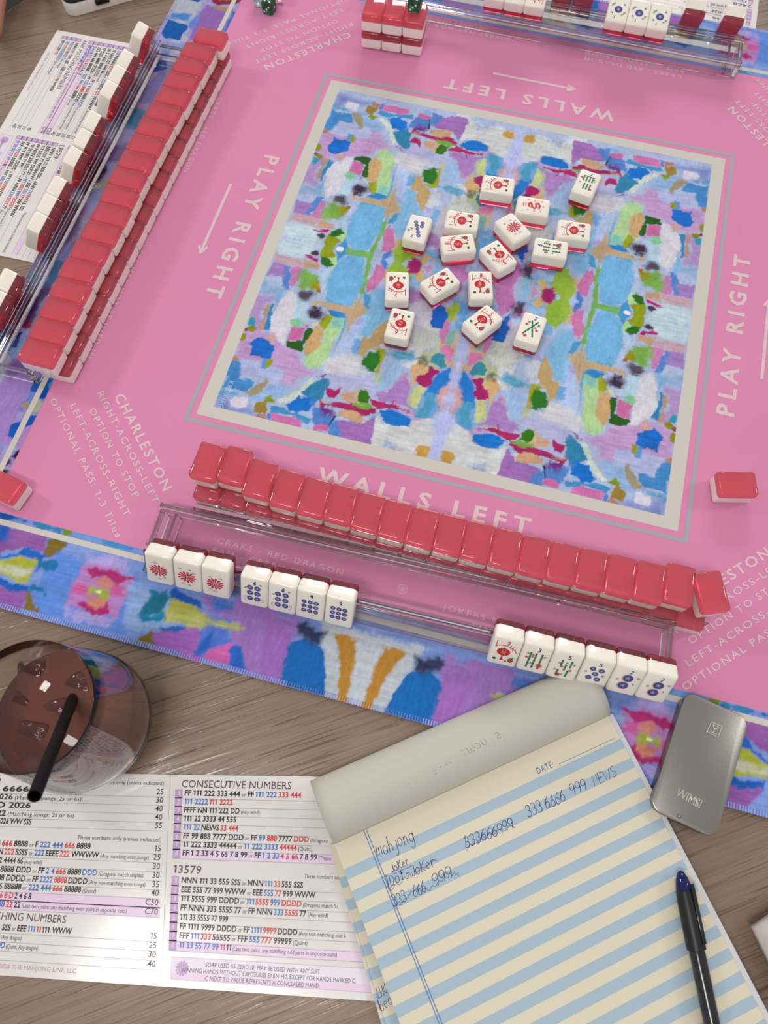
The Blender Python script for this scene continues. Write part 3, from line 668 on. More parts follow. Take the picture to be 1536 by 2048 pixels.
# ------------------------------------------------------------------ game mat
MB, ML = 1.966, 1.972
game = empty('game_mat', (0, 0, tab_z), 'large square pink fabric game mat with a multicoloured abstract painting at its centre', 'mat')
game_M = game
def onmat(o): o.parent = game; o.location = (o.location.x, o.location.y, o.location.z-tab_z); return o
def rrect(x0, x1, y0, y1, r, n=6):
    out = []
    for cx, cy, a in ((x1-r, y1-r, 0), (x0+r, y1-r, 90), (x0+r, y0+r, 180), (x1-r, y0+r, 270)):
        out += [(cx+r*math.cos(math.radians(a+90*k/n)), cy+r*math.sin(math.radians(a+90*k/n))) for k in range(n+1)]
    return out
R_ = [(x*U, y*U) for x, y in rrect(-ML, 1.962, -MB, MB, .05)]
onmat(prism('fabric_top', R_, -.0016, 0, MATPINK, None, r=.0004))
onmat(prism('rubber_base', [(x*.999, y*.999) for x, y in R_], tab_z+.0001, -.0016, RUBBER, None))
Z1, Z2, Z3 = .00008, .00014, .0002
onmat(grid_mesh('centre_painting', -.9425, .9405, -.9475, .9485, 560, 564, col_centre, Z2, PAINT, None))
f = Flat(); s = U
def frame(f, x0, x1, y0, y1, wd, m, z):
    o = [(x0, y0), (x1, y0), (x1, y1), (x0, y1)]; i = [(x0+wd, y0+wd), (x1-wd, y0+wd), (x1-wd, y1-wd), (x0+wd, y1-wd)]
    f.raw([(x*U, y*U) for x, y in o+i], [(0, 1, 5, 4), (1, 2, 6, 5), (2, 3, 7, 6), (3, 0, 4, 7)], m, z)
frame(f, -1, 1, -1, 1, .07, FRAMEW, Z1); onmat(f.build('white_frame'))
f = Flat(); frame(f, -1.042, 1.043, -1.041, 1.041, .0165, BLUEG, Z1); onmat(f.build('blue_outline'))
# painted border round the pink field, with a thin off-white line in it
XL, XR = -1.632, 1.622
onmat(grid_mesh('border_painting', -1.969, 1.96, -1.9635, -1.6125, 860, 80, col_band, Z1, PAINT, None))
onmat(grid_mesh('border_painting', -1.969, 1.96, 1.6125, 1.9635, 640, 60, col_band, Z1, PAINT, None))
onmat(grid_mesh('border_painting', -1.9695, XL, -1.6125, 1.6125, 84, 800, col_side, Z1, PAINT, None))
onmat(grid_mesh('border_painting', XR, 1.945, -1.6125, 1.6125, 40, 200, col_side, Z1, PAINT, None))
f = Flat(); frame(f, XL-.049, XR+.039, -1.6605, 1.6605, .0235, FRAMEW, Z2); onmat(f.build('border_line'))
# overlocked thread along the rim: hundreds of stitches
V = []; Fc = []; cols = []
def stitch(x, y, dx, dy, c):
    o = len(V); w_ = .0008; L = .0042; t = .0011
    nx, ny = -dy, dx
    for a, b, z in ((-w_, 0, -.0012), (w_, 0, -.0012), (w_, L, .0002), (-w_, L, .0002), (-w_*.6, 0, .0006), (w_*.6, 0, .0006), (w_*.6, L*.9, .0007), (-w_*.6, L*.9, .0007)):
        V.append((x+dx*a+nx*b, y+dy*a+ny*b, z)); cols.append(c)
    Fc.extend([(o+4, o+5, o+6, o+7), (o, o+1, o+5, o+4), (o+1, o+2, o+6, o+5), (o+2, o+3, o+7, o+6), (o+3, o, o+4, o+7)])
P_ = .0021
for k in range(int(2*MB*U/P_)):
    t = (-MB+.03)*U+k*P_
    if t > (MB-.03)*U: break
    for (x, y, dx, dy) in ((t, -MB*U-.0003, 1, 0), (t, MB*U+.0003, -1, 0), (-ML*U-.0003, t, 0, -1)):
        cx, cy = np.array([x/U]), np.array([y/U])
        c = (col_side(cx, cy) if dy else col_band(cx, cy))[0]; c = np.clip(c*1.02+.06, 0, .95)
        stitch(x, y, dx, dy, (*c, 1))
me = mesh_data('edge_stitching', V, Fc, vcol_mat('stitch_thread', .6))
a = me.color_attributes.new('Col', 'FLOAT_COLOR', 'POINT'); a.data.foreach_set('color', np.array(cols, 'f').ravel())
o = link('edge_stitching', me); o['kind'] = 'stuff'; onmat(o)
# lettering
f = Flat()
def rotp(p, k):
    x, y = p
    for _ in range(k): x, y = -y, x
    return (x, y)
def mput(txt, p0, p1, h, bold=0.01, space=1.15, k=0, z=Z2):
    a, b = rotp(p0, k), rotp(p1, k); f = Flat()
    put(f, txt, (a[0]*U, a[1]*U), (b[0]*U, b[1]*U), h*U, LETW, bold, space, z); onmat(f.build('printed_lettering'))
def mline(p, q, wd, k=0):
    a, b = rotp(p, k), rotp(q, k); f.line([(a[0]*U, a[1]*U), (b[0]*U, b[1]*U)], wd*U, LETW, Z2)
for k in range(4):       # k = 0 is the edge nearest the camera
    if k % 2 == 0: mput('WALLS LEFT', (-.436, -1.166), (.436, -1.166), .066, .03, 1.5, k)
    else: mput('PLAY RIGHT', (-.43, -1.166), (.43, -1.166), .070, .03, 1.5, k)
    f = Flat(); mline((-.212, -1.267), (.212, -1.267), .014, k)
    e = 1 if k % 2 else -1
    q = [rotp(p_, k) for p_ in ((.212*e-.04*e, -1.247), (.216*e, -1.267), (.212*e-.04*e, -1.287))]; f.line([(x*U, y*U) for x, y in q], .015*U, LETW, Z3); onmat(f.build('printed_arrow'))
    mput('CRAKS - RED DRAGON', (-.728, -1.513), (-.224, -1.513), .023, 0, 1.35, k)
    mput('BAM - GREEN DRAGON', (-.735, -1.555), (-.222, -1.555), .023, 0, 1.35, k)
    mput('JOKERS MAY NOT BE USED IN', (.177, -1.545), (.862, -1.545), .023, 0, 1.35, k)
    mput('SINGLES OR PAIRS', (.30, -1.588), (.74, -1.588), .023, 0, 1.35, k)
    mput('CHARLESTON', (-1.359, -1.012), (-1.005, -1.365), .040, .02, 1.25, k)
    mput('RIGHT-ACROSS-LEFT', (-1.433, -1.017), (-1.025, -1.424), .027, .008, 1.25, k)
    mput('OPTION TO STOP', (-1.435, -1.10), (-1.108, -1.423), .027, .008, 1.25, k)
    mput('LEFT-ACROSS-RIGHT', (-1.520, -1.101), (-1.113, -1.506), .027, .008, 1.25, k)
    mput('OPTIONAL PASS: 1-3 Tiles', (-1.611, -1.098), (-1.113, -1.596), .027, .008, 1.25, k)
f = Flat(); sig = mat('signature_pale_blue', '9cc0dc', .85, spec=.2)
put(f, 'KRDXJFG', [c*U for c in at(420+205/5.389, 480+1515/5.389)], [c*U for c in at(420+85/5.389, 480+1800/5.389)], .022*U, sig, 0, 1.3, Z3)
onmat(f.build('artist_signature'))

# ------------------------------------------------------------------ tiles
TW, TL_, TH = .02185, .0320, .0186
HB = TH*.38                      # thickness of the see-through coloured back
def tile_body():
    def half(name, keep_low, mt, cut):
        bm = bm_box(TW, TL_, TH, .0027, 4)
        bmesh.ops.bisect_plane(bm, geom=bm.verts[:]+bm.edges[:]+bm.faces[:], plane_co=(0, 0, cut), plane_no=(0, 0, 1), clear_outer=keep_low, clear_inner=not keep_low)
        bmesh.ops.holes_fill(bm, edges=[e for e in bm.edges if e.is_boundary])
        return bm_mesh(name, bm, mt, 50)
    c = -TH/2+HB
    return half('ivory_face', False, IVORY, c-.00002), half('coloured_back', True, PINKG, c+.00001)
ME_IV, ME_BK = tile_body()
MM = .001
CRAK_VINE = None
def num(fl, ch, x, y, h, m, wd=.5):
    for st in SF[ch]: fl.line([(x+(px-.3)*h*.85+py*h*.1, y+(py-.5)*h) for px, py in st], wd, m); fl.z += .004
def dotmark(fl, x, y, r):
    fl.ell(x, y, r, r, NAVY, 18); fl.z += .01; fl.ring(x, y, r*.85, r*.89, LBL, 16)
    for k in range(5): a = 2*PI*k/5+.3; fl.ring(x+r*.40*math.cos(a), y+r*.40*math.sin(a), r*.14, r*.21, LBL, 8)
    fl.ell(x, y, r*.16, r*.16, WHT, 8); fl.z += .01
def sprig(fl, x, y, a, s, m, n=3):
    for k in range(n):
        b = a+(k-(n-1)/2)*.6; fl.line([(x, y), (x+s*math.cos(b), y+s*math.sin(b))], .55, m, taper=True); fl.z += .002
def bamboo(fl, x0, y0, x1, y1, wd=1.5, n=3):
    d = Vector((x1-x0, y1-y0)); L = d.length; d.normalize()
    for k in range(n):
        a = Vector((x0, y0))+d*(L*k/n+.12); b = Vector((x0, y0))+d*(L*(k+1)/n-.12)
        fl.line([tuple(a), tuple(b)], wd, GRN); fl.z += .002
def flower(fl, x, y, r, m=PRED, n=10): fl.star(x, y, r, m, n, r*.35); fl.z += .005
def cloud(fl, x, y, s):
    fl.line([(x-s, y), (x-s*.4, y+s*.15), (x-s*.2, y+s*.55), (x+s*.3, y+s*.6), (x+s*.5, y+s*.2), (x+s, y+s*.1), (x+s*.3, y-s*.2), (x-s*.3, y-s*.1), (x, y+s*.25), (x+s*.2, y+s*.1)], .28, NAVY); fl.z += .003
def zh(fl, x, y, s, k):
    """small strokes standing for the written numeral and its unit on the lantern"""
    random.seed(k*31)
    for q in range(5+k % 3):
        a = random.choice((0, 0, PI/2, .8, 2.3)); cx = x+(random.random()-.5)*s; cy = y+(random.random()-.5)*s*1.1; L = s*.35
        fl.line([(cx-L*math.cos(a), cy-L*math.sin(a)), (cx+L*math.cos(a), cy+L*math.sin(a))], .22, LETW); fl.z += .002
def face_print(kind):
    fl = Flat(); t, n = kind[0], kind[1:]
    fl.z = 0
    if t == 'c':
        n = int(n)
        fl.line([(-7.6, 11.5), (-7.6, 4.2)], .7, PRED); fl.z += .005
        fl.line([(-7.6, 4.4), (-6.6, 6.2), (-4, 7.2), (0, 7.3), (3.5, 6.4), (6.2, 4.6), (8, 1.8)], .8, PRED); fl.z += .005
        for x, y, a in ((2.2, 6.9, 1.1), (3.6, 6.4, -.5), (4.6, 5.7, 1.2), (5.6, 5, -.6), (6.4, 4.3, 1.0), (7.1, 3.3, -.9), (5, 5.5, -1.6), (3.2, 6.6, -1.5)):
            fl.line([(x, y), (x+1.9*math.cos(a), y+1.9*math.sin(a))], .6, PRED, taper=True); fl.ell(x+1.9*math.cos(a), y+1.9*math.sin(a), .5, .4, PRED, 7); fl.z += .003
        num(fl, str(n), .4, 10.2, 4.2, PRED, .85); flower(fl, -4.3, 9.6, .7, MAR, 6)
        fl.line([(-1, 7.1), (-1, 3)], .3, PRED); fl.z += .003
        fl.ell(-1, .2, 5.0, 4.1, RED, 26); fl.z += .008
        fl.ell(-1, 3.9, 1.6, .7, RED, 10); fl.ell(-1, -3.7, 1.5, .6, RED, 10); fl.z += .005
        zh(fl, -1, 1.4, 2.6, n); zh(fl, -1, -1.2, 3.0, n+9)
        fl.poly([(-1.5, -4), (-.5, -4), (-.4, -6.5), (.3, -9), (-2.3, -9), (-1.6, -6.5)], RED); fl.z += .005
        fl.ell(-6.2, -8.6, 1.5, 1.3, GRN, 10); fl.z += .003; fl.line([(-7.4, -8.6), (-5, -8.6)], .3, BLK)
        fl.ell(5.6, -7.6, 2.1, 2.4, MAR, 12); fl.z += .004
        for k in range(6): fl.ring(5.6+1.1*math.cos(k), -7.6+1.3*math.sin(k), .25, .5, PRED, 6)
        sprig(fl, 6.2, -5.2, .4, 1.8, GRN); sprig(fl, 5.6, -5.2, 2.0, 1.6, GRN); fl.ell(2.3, -9.3, .9, .8, GRN, 8)
        for x, y in ((-5.6, -4.4), (3.2, -4.6), (-3.6, 4.9), (4.8, -2.6)): flower(fl, x, y, .55, MAR, 5)
    elif t == 'b':
        n = int(n); num(fl, str(n), .8, 10.6, 3.9, NAVY, .85)
        if n == 2:
            bamboo(fl, -6, -8.5, 4.4, 8, 1.5, 4); bamboo(fl, 3.4, -9.5, -1.6, 8, 1.5, 4)
            for x, y, a in ((5, 4.5, .2), (5, 4.5, -.9), (-2.5, 5.5, 2.9), (-2.5, 5.5, 3.9), (2.5, 1, -.4)): sprig(fl, x, y, a, 2.6, GRN)
            flower(fl, -5.2, 2.6, 1.5); flower(fl, 5.2, -1.5, 1.5); flower(fl, -3.4, -9.6, 1.9)
        elif n == 3:
            for x in (-4.2, -.2, 4.2): bamboo(fl, x-.2, -10, x+.2, 7.2, 1.5, 5)
            sprig(fl, -5.2, 5.2, 2.9, 2.6, GRN); sprig(fl, 5.4, 4.4, -.1, 2.6, GRN); sprig(fl, -1.5, 2.4, 3.0, 2.4, GRN); sprig(fl, -1.2, -4.6, 3.0, 2.6, GRN)
            flower(fl, -6.4, 1, 1.4); flower(fl, -2.2, 4.6, 1.3); flower(fl, 4.4, -6, 2.7)
        elif n == 5:
            for x0, y0, y1 in ((-3, -.5, 7), (3.8, -.5, 7), (.3, -4.6, 2.8), (-4, -11, -4), (3, -11, -3.6)): bamboo(fl, x0-.15, y0, x0+.15, y1, 1.5, 3)
            for x, y, a in ((-3.8, 3, 3), (0, 4.5, 0), (5.2, 3.6, 0), (-5.2, -5, 3), (-1, -9, 0)): sprig(fl, x, y, a, 2.4, GRN)
            flower(fl, -2.2, -.6, 1.3); flower(fl, 4.6, -3.2, 1.5); flower(fl, -3, -10, 2.2, MAR)
        elif n in (6, 7):
            xs = (-4, 0, 4) if n == 6 else (-4.4, -1.5, 1.5, 4.4)
            for x in xs:
                bamboo(fl, x, .8, x, 7.4, 1.5, 3)
                if n == 7 and x == xs[0]: continue
                bamboo(fl, x, -9.4, x, -1.4, 1.5, 3)
            if n == 7: fl.line([(-5.6, 7.7), (5.6, 7.7)], .9, GRN); fl.z += .003
            sprig(fl, 5.6, 3, 0, 2.4, GRN); sprig(fl, -5.6, -2, 3.1, 2.4, GRN); sprig(fl, 5.2, 5, .3, 2.2, GRN); flower(fl, -6.4, 4.5, 1.5); flower(fl, 5.6, -8, 1.6)
            if n == 6: flower(fl, 3.6, -6.6, 2.6, MAR); sprig(fl, -5.4, 3, 3.1, 2.4, GRN); flower(fl, 3.4, 2, 1.2)
    elif t == 'd':
        n = int(n)
        P = {1: [(0, 1, 4.2)], 2: [(.2, 3.4, 3.7), (-.8, -5.2, 3.7)], 5: [(-3.2, 5, 2.35), (3.2, 4.4, 2.35), (-.3, -.2, 2.35), (-3.8, -5, 2.35), (2.6, -5.6, 2.35)],
             6: [(x, y, 2.5) for x in (-2.9, 2.9) for y in (5, -.8, -6.6)], 9: [(x, y, 2.05) for x in (-4.6, 0, 4.6) for y in (4, -.8, -5.6)],
             7: [(-3.2, 8.6-2*0, 2.0), (-1.8, 4.8, 2.0), (-.3, 1.1, 2.0), (1.6, -2.6, 2.0), (3.2, -6.2, 2.0), (-3.4, -2.8, 2.0), (-3.2, -6.8, 2.0)]}[n]
        if n != 1: num(fl, str(n), .6 if n != 7 else 2, 10.3, 3.7, NAVY, .85)
        else: num(fl, '1', 2.2, 10.3, 3.4, BLK, .6)
        for x, y, r in P:
            if n == 2: fl.ring(x-.2, y, r+.1, r+.5, PNKP, 20)
            dotmark(fl, x, y, r)
        if n == 2:
            for x, y, r in ((7.2, 5.6, 1.6), (-6.6, .6, 1.6), (5.6, -2.2, .7)): fl.star(x, y, r, GOLD, 7, .4); fl.z += .003
        if n == 6:
            sprig(fl, 5.2, 8.6, 1.2, 1.8, GRN, 4); sprig(fl, -6.4, 3.2, 1.8, 1.6, GRN, 4)
            for sg in (-1, 1): fl.line([(sg*5.6, -9.4), (sg*7.4, -9), (sg*8, -6.8), (sg*7, -5.2), (sg*6.2, -6.2), (sg*7, -6.8)], .3, GRN); fl.z += .003
        if n == 5: sprig(fl, -6.4, .6, 2.9, 2.2, NAVY); sprig(fl, 4.6, -.6, -.4, 2.6, NAVY)
        if n == 7: sprig(fl, 4.6, 1.6, .9, 3, GRN, 4); sprig(fl, 6.6, 4.4, .7, 3, GRN, 4)
        if n == 1:
            for x, y, a in ((-4.5, 6, 2.0), (-6, 4, 2.6), (5, 5.6, .5), (4.6, -4.6, -.6), (6, -3, -.2), (-4.6, -5, 3.6)): sprig(fl, x, y, a, 2.7, GRN if x*y < 0 else NAVY, 4)
    elif t == 'w':
        fl.star(0, -.5, 7.8, PRED, 13, 2.1, inner=.1, squash=.8); fl.z += .01
        h = 4.6
        for wd, mm_ in ((1.7, WHT), (.95, BLK)):
            for st in SF[n]: fl.line([((px-.3)*h, (py-.45)*h-.5) for px, py in st], wd, mm_); fl.z += .003
        if n == 'E': C_ = ((-5, 7.2, 1.6), (2.4, 7.4, 1.3), (5.6, 4.8, 1.6), (-3.6, -8.2, 1.5), (1.6, -9, 1.7))
        elif n == 'N': C_ = ((-2.8, 6.8, 2.6), (4.4, -7.2, 1.6), (-3, -6.6, 1.5), (0, -9.8, 1.8))
        else: C_ = ((-4, 5.8, 1.5), (4.6, 6, 1.4), (-4, -7.4, 2.0), (0, -9, 2.3))
        for c in C_: cloud(fl, *c)
    elif t == 'r':
        fl.line([(-2.2, 9.5), (2.2, 9.5), (2.2, 7.2), (-2.2, 7.2), (-2.2, 9.5)], .6, PRED); fl.z += .003; fl.line([(0, 11), (0, 5.6)], .6, PRED); fl.z += .003
        P = [(-2, 3.6), (1, 4.4), (3, 3), (1, 1.6), (-2.4, .8), (-3.4, -1.6), (-1, -3), (2.4, -2.2), (3.2, -4.6), (.6, -6.4), (-2.6, -5.8)]
        fl.line(P, 1.9, RED); fl.z += .004
        for i, (x, y) in enumerate(P): fl.star(x, y, 1.9, PRED, 5, .6, rot=i); fl.z += .002
        for x, y in ((-6.4, 4.4), (6.2, 5.4), (-6, -7.6), (6.2, -8), (-6.6, -1.6), (6, -1), (0, -9.8)): flower(fl, x, y, 1.3, PRED, 5)
    V = [(x*MM, y*MM, .00003+z*.0002) for x, y, z in fl.v]
    return mesh_data('face_print', V, fl.f, fl.m, fl.i)
PR = {}
def make_tile(M, label, group=None, face=None, name='mahjong_tile'):
    t = empty(name, label=label, cat='tile', group=group, M=M)
    link('ivory_face', ME_IV, t); link('coloured_back', ME_BK, t)
    if face:
        if face not in PR: PR[face] = face_print(face)
        link('face_print', PR[face], t, Matrix.Translation((0, 0, TH/2)))
    return t
def Rz(a): return Matrix.Rotation(a, 4, 'Z')
FLIP = Matrix.Rotation(PI, 4, 'Y')
def T(x, y, z): return Matrix.Translation((x, y, z))

# tiles thrown face up on the painting: centre of the face, then a point towards the head of its print
FO = (740, 320, 3.072)
DISC = [
 ('c7', (788, 150), (700, 137), 'white seven crak tile at the far edge of the discards, red lantern print'),
 ('r', (1003, 280), (915, 265), 'white red dragon tile with a small red figure, behind the east wind tile'),
 ('b7', (1333, 138), (1362, 75), 'white seven bam tile with green canes, set apart right of the other discards'),
 ('d7', (292, 418), (268, 485), 'white seven dot tile with navy circles, leftmost of the far discards'),
 ('c3', (567, 368), (480, 355), 'white three crak tile with red lantern, just behind the eight crak lying crossways'),
 ('c8', (542, 512), (455, 520), 'white eight crak tile lying crossways, touching the three crak tile behind it'),
 ('wE', (880, 412), (822, 350), 'white east wind tile with red starburst, turned askew amid the discards'),
 ('c8', (790, 583), (845, 645), 'white eight crak tile turned askew, in front of the east wind tile'),
 ('c7', (1255, 428), (1165, 415), 'white seven crak tile with red lantern, behind the six bam tile at right'),
 ('b6', (1112, 540), (1020, 525), 'white six bam tile with two banks of green canes, right side of the discards'),
 ('c7', (167, 770), (165, 840), 'white seven crak tile standing upside down at the left, behind the six crak tile'),
 ('c3', (432, 748), (355, 792), 'white three crak tile turned askew, between the left column and the centre'),
 ('c8', (682, 765), (678, 700), 'white eight crak tile lying straight at the centre, its eight at the top'),
 ('c6', (183, 1003), (162, 1075), 'white six crak tile upside down, nearest of the left column of discards'),
 ('c5', (693, 985), (762, 932), 'white five crak tile turned askew at the near centre of the discards'),
 ('b2', (992, 1032), (1020, 955), 'white two bam tile with crossed green canes, nearest tile at the right'),
]
for face, c, h, lab in DISC:
    p = at(FO[0]+c[0]/FO[2], FO[1]+c[1]/FO[2], TH/U); q = at(FO[0]+h[0]/FO[2], FO[1]+h[1]/FO[2], TH/U)
    a = math.atan2(q[1]-p[1], q[0]-p[0])-PI/2
    make_tile(T(p[0]*U, p[1]*U, TH/2+.0002) @ Rz(a), lab, 'discarded tiles lying face up on the painting', face)

ORD = ['first', 'second', 'third', 'fourth', 'fifth', 'sixth', 'seventh', 'eighth', 'ninth', 'tenth', 'eleventh', 'twelfth', 'thirteenth', 'fourteenth', 'fifteenth', 'sixteenth', 'seventeenth', 'eighteenth', 'nineteenth']
# near wall: upper tiles from their seen centres, lower tiles in an even row beneath
NEAR = [(414.2, 921.4), (468.4, 929), (519.1, 955.9), (573.7, 976.6), (627.8, 992.9), (679.9, 1006), (732.4, 1022.2), (784.1, 1037.5), (839.3, 1052.4), (893.9, 1066), (947.7, 1079.8), (1003.3, 1093.9),
        (1061.7, 1109.4), (1117.3, 1122.2), (1175.6, 1135.4), (1234.4, 1148.1), (1295, 1161.8), (1355.2, 1166.4)]
Z2T = 2*TH/U
pts = [at(x, y, Z2T) for x, y in NEAR]
ya = np.polyfit([p[0] for p in pts[3:17]], [p[1] for p in pts[3:17]], 1); ang = math.atan(ya[0])
xa = np.polyfit(range(3, 17), [p[0] for p in pts[3:17]], 1)
WG = 'pink backed tiles of the near wall'
lastx = -9
for i in range(19):
    xb = xa[0]*i+xa[1]; yb = ya[0]*xb+ya[1]-.012
    make_tile(T(xb*U, yb*U, TH/2+.0002) @ Rz(ang) @ FLIP, 'pink backed tile, %s from the left, bottom layer of the near wall' % ORD[i], WG)
    if i == 18:
        p = at(1425, 1182.3, Z2T); q = at(1400, 1100, Z2T); q0 = at(1446, 1265, Z2T)
        a = math.atan2(q[1]-q0[1], q[0]-q0[0])-PI/2
        make_tile(T(p[0]*U, p[1]*U, TH*1.5+.0006) @ Rz(a) @ FLIP, 'pink backed tile turned askew on top at the right end of the near wall', WG)
    else:
        p = pts[i]; x = max(p[0], lastx+TW/U+.0008); lastx = x
        make_tile(T(x*U, p[1]*U, TH*1.5+.0006) @ Rz(ang+(.0 if i != 3 else -.005)) @ FLIP, 'pink backed tile, %s from the left, top layer of the near wall' % ORD[i], WG)
# left wall
LEFT = [(420, 71.6), (394, 101), (377.6, 130), (361, 159.5), (345, 190), (325.5, 221), (307.5, 252.5), (289.7, 285.5), (271.8, 319), (254, 351.6), (238, 385.5), (222.6, 420), (202.8, 455.8), (181, 493.2), (161.1, 529), (142, 570.4), (122.7, 610.4), (103.5, 649.5), (82.5, 690.8)]
pts = [at(x, y, Z2T) for x, y in LEFT]
xa = np.polyfit([p[1] for p in pts[1:]], [p[0] for p in pts[1:]], 1); yk = np.polyfit(range(1, 19), [p[1] for p in pts[1:]], 1)
ang = -math.atan(xa[0]); WG = 'pink backed tiles of the left wall'; lasty = 9
for i in range(19):
    yb = yk[0]*i+yk[1]; xb = xa[0]*yb+xa[1]+.03
    make_tile(T(xb*U, yb*U, TH/2+.0002) @ Rz(PI/2+ang) @ FLIP, 'pink backed tile, %s from the far end, bottom layer of the left wall' % ORD[i], WG)
    p = pts[i]; y = min(p[1], lasty-TW/U-.0008); lasty = y
    make_tile(T(p[0]*U, y*U, TH*1.5+.0006) @ Rz(PI/2+ang) @ FLIP, 'pink backed tile, %s from the far end, top layer of the left wall' % ORD[i], WG)
# block of six at the far side
b0 = at(725, 96, 0); b1 = at(839.5, 114, 0); bd = Vector((b1[0]-b0[0], b1[1]-b0[1])); a6 = math.atan2(bd.y, bd.x); bd.normalize(); bn = Vector((-bd.y, bd.x))
for k in range(3):
    for j in range(2):
        c = Vector(b0)+bd*((k+.5)*(TW/U+.0012)-.006)+bn*(TL_/U/2-.004)
        make_tile(T(c.x*U+(.0004 if j else 0), c.y*U, TH*(j+.5)+.0002+.0004*j) @ Rz(a6) @ FLIP,
                  'pink backed tile, %s from the left, %s layer of the far block of six' % (ORD[k], 'top' if j else 'bottom'), 'pink backed tiles of the far block of six')
# loose tiles
def loose(cx, cy, hx, hy, lab):
    p = at(cx, cy, TH/U); q = at(hx, hy, TH/U); a = math.atan2(q[1]-p[1], q[0]-p[0])-PI/2
    return make_tile(T(p[0]*U, p[1]*U, TH/2+.0002) @ Rz(a) @ FLIP, lab)
loose(1477, 966, 1525, 967, 'single pink backed tile lying alone on the pink field at the right edge')
loose(2, 970, -40, 950, 'pink backed tile half out of view at the left edge of the mat')

# ------------------------------------------------------------------ clear racks with the players' tiles
def rack(name, A, B, label, player):
    """A, B: the ends of the edge turned to the middle of the table, as its player sees them left and right"""
    d = Vector((B[0]-A[0], B[1]-A[1])); L = d.length*U; a = math.atan2(d.y, d.x)
    r = empty(name, label=label, cat='tile rack', group='clear acrylic racks', M=T(A[0]*U, A[1]*U, .0003) @ Rz(a))
    def ext(nm, pts, x0=0, x1=L, m=ACRYL):
        bm = bmesh.new(); vs = [bm.verts.new((x0, y*U, z*U)) for y, z in pts]; f_ = bm.faces.new(vs)
        e = bmesh.ops.extrude_face_region(bm, geom=[f_]); bmesh.ops.translate(bm, vec=(x1-x0, 0, 0), verts=[v for v in e['geom'] if isinstance(v, bmesh.types.BMVert)])
        bmesh.ops.recalc_face_normals(bm, faces=bm.faces)
        bmesh.ops.bevel(bm, geom=bm.edges[:], offset=.0004, segments=1, affect='EDGES')
        return link(nm, bm_mesh(nm, bm, m, 30), r)
    ext('front_wall', [(0, .0), (-.014, 0), (-.014, .070), (0, .070)])
    ext('shelf', [(-.019, .0775), (-.019, .089), (-.166, .089), (-.166, .0775)], m=ACRSH)
    ext('shelf_rim', [(0, .0715), (0, .0895), (-.018, .0895), (-.018, .0715)]); ext('shelf_rim', [(-.167, .0745), (-.167, .0895), (-.178, .0895), (-.178, .0745)])
    ext('slanted_rest', [(-.203, .086), (-.190, .086), (-.216, .0315), (-.231, .0315)])
    ext('front_ledge', [(-.19, 0), (-.19, .030), (-.262, .030), (-.262, 0)])
    for x in (.0, L-.022*U-.0001): ext('end_plate', [(-.021, .0), (-.175, 0), (-.175, .070), (-.021, .070)], x, x+.022*U)
    ext('end_rib', [(-.021, .0), (-.175, 0), (-.175, .065), (-.021, .065)], .058*U, .07*U)
    fl_ = Flat(); e_ = mat('engraved_acrylic', 'e8e0e4', .5, trans=.6)
    for r0, r1 in ((.0036, .0039), (.0024, .0026), (.0012, .0015)): fl_.ring(0, 0, r0, r1, e_, 24)
    fl_.star(0, 0, .0009, e_, 5, .0004)
    fl_.build('maker_emblem', r, T(L*.495, -.118*U, .0891*U))
    return r, a, L, Vector(A)
TH_ = math.radians(28)
def stand(rk, s, face, lab, group, y0=-.307):
    """a tile leaning in the rack, s = distance along it in plan units"""
    r, a, L, A = rk
    u = Vector((0, math.sin(TH_), math.cos(TH_))); n = Vector((0, -math.cos(TH_), math.sin(TH_)))
    c = Vector((s*U, y0*U, (.0310*U+TH*math.sin(TH_))+.0004))+u*(TL_/2)-n*(TH/2)
    Mx = Matrix(((1, u.x, n.x, c.x), (0, u.y, n.y, c.y), (0, u.z, n.z, c.z), (0, 0, 0, 1)))
    return make_tile(T(A.x*U, A.y*U, .0003) @ Rz(a) @ Mx, lab, group, face)
def along(rk, px, py, z):
    r, a, L, A = rk; p = Vector(at(px, py, z))-A; return p.x*math.cos(a)+p.y*math.sin(a)
def slots(S):
    """keep neighbours from cutting into each other"""
    out = []; pit = TW/U+.0006
    for s in S:
        if out and s-out[-1] < pit: s = out[-1]+pit
        out.append(s)
    return out
RKN = rack('tile_rack', (-.962, -1.437), (1.008, -1.390), 'clear acrylic tile rack along the near edge of the mat with three groups of tiles', 'near')
hand_px = [(333, 1086), (390, 1098), (446, 1110), (522.5, 1129), (578.3, 1141), (633.8, 1153.5), (691.7, 1167), (1022, 1243), (1081.3, 1257), (1141, 1271), (1202.3, 1283), (1263, 1296), (1322, 1309)]
hand_f = ['wN', 'wE', 'wW', 'd6', 'd6', 'd9', 'd9', 'c2', 'b3', 'b5', 'd5', 'd2', 'd2']
hand_l = ['white north wind tile with red starburst, first in the near rack', 'white east wind tile, second in the near rack between north and west', 'white west wind tile, third in the near rack',
          'white six dot tile after the gap beside the wind tiles, near rack', 'white six dot tile beside the nine dot tiles in the near rack', 'white nine dot tile beside the six dot tiles in the near rack',
          'white nine dot tile at the right end of the middle group, near rack', 'white two crak tile with red lantern, first of the right group, near rack', 'white three bam tile with three green canes in the near rack',
          'white five bam tile with short green canes in the near rack', 'white five dot tile with navy circles in the near rack', 'white two dot tile beside the five dot tile in the near rack', 'white two dot tile at the right end of the near rack']
for s_, f_, l_b in zip(slots([along(RKN, x, y, .161) for x, y in hand_px]), hand_f, hand_l): stand(RKN, s_, f_, l_b, 'tiles standing in the near rack')
RKL = rack('tile_rack', (-1.703, .930), (-1.683, -1.04), 'clear acrylic tile rack along the left edge of the mat, tiles with red backs', 'left')
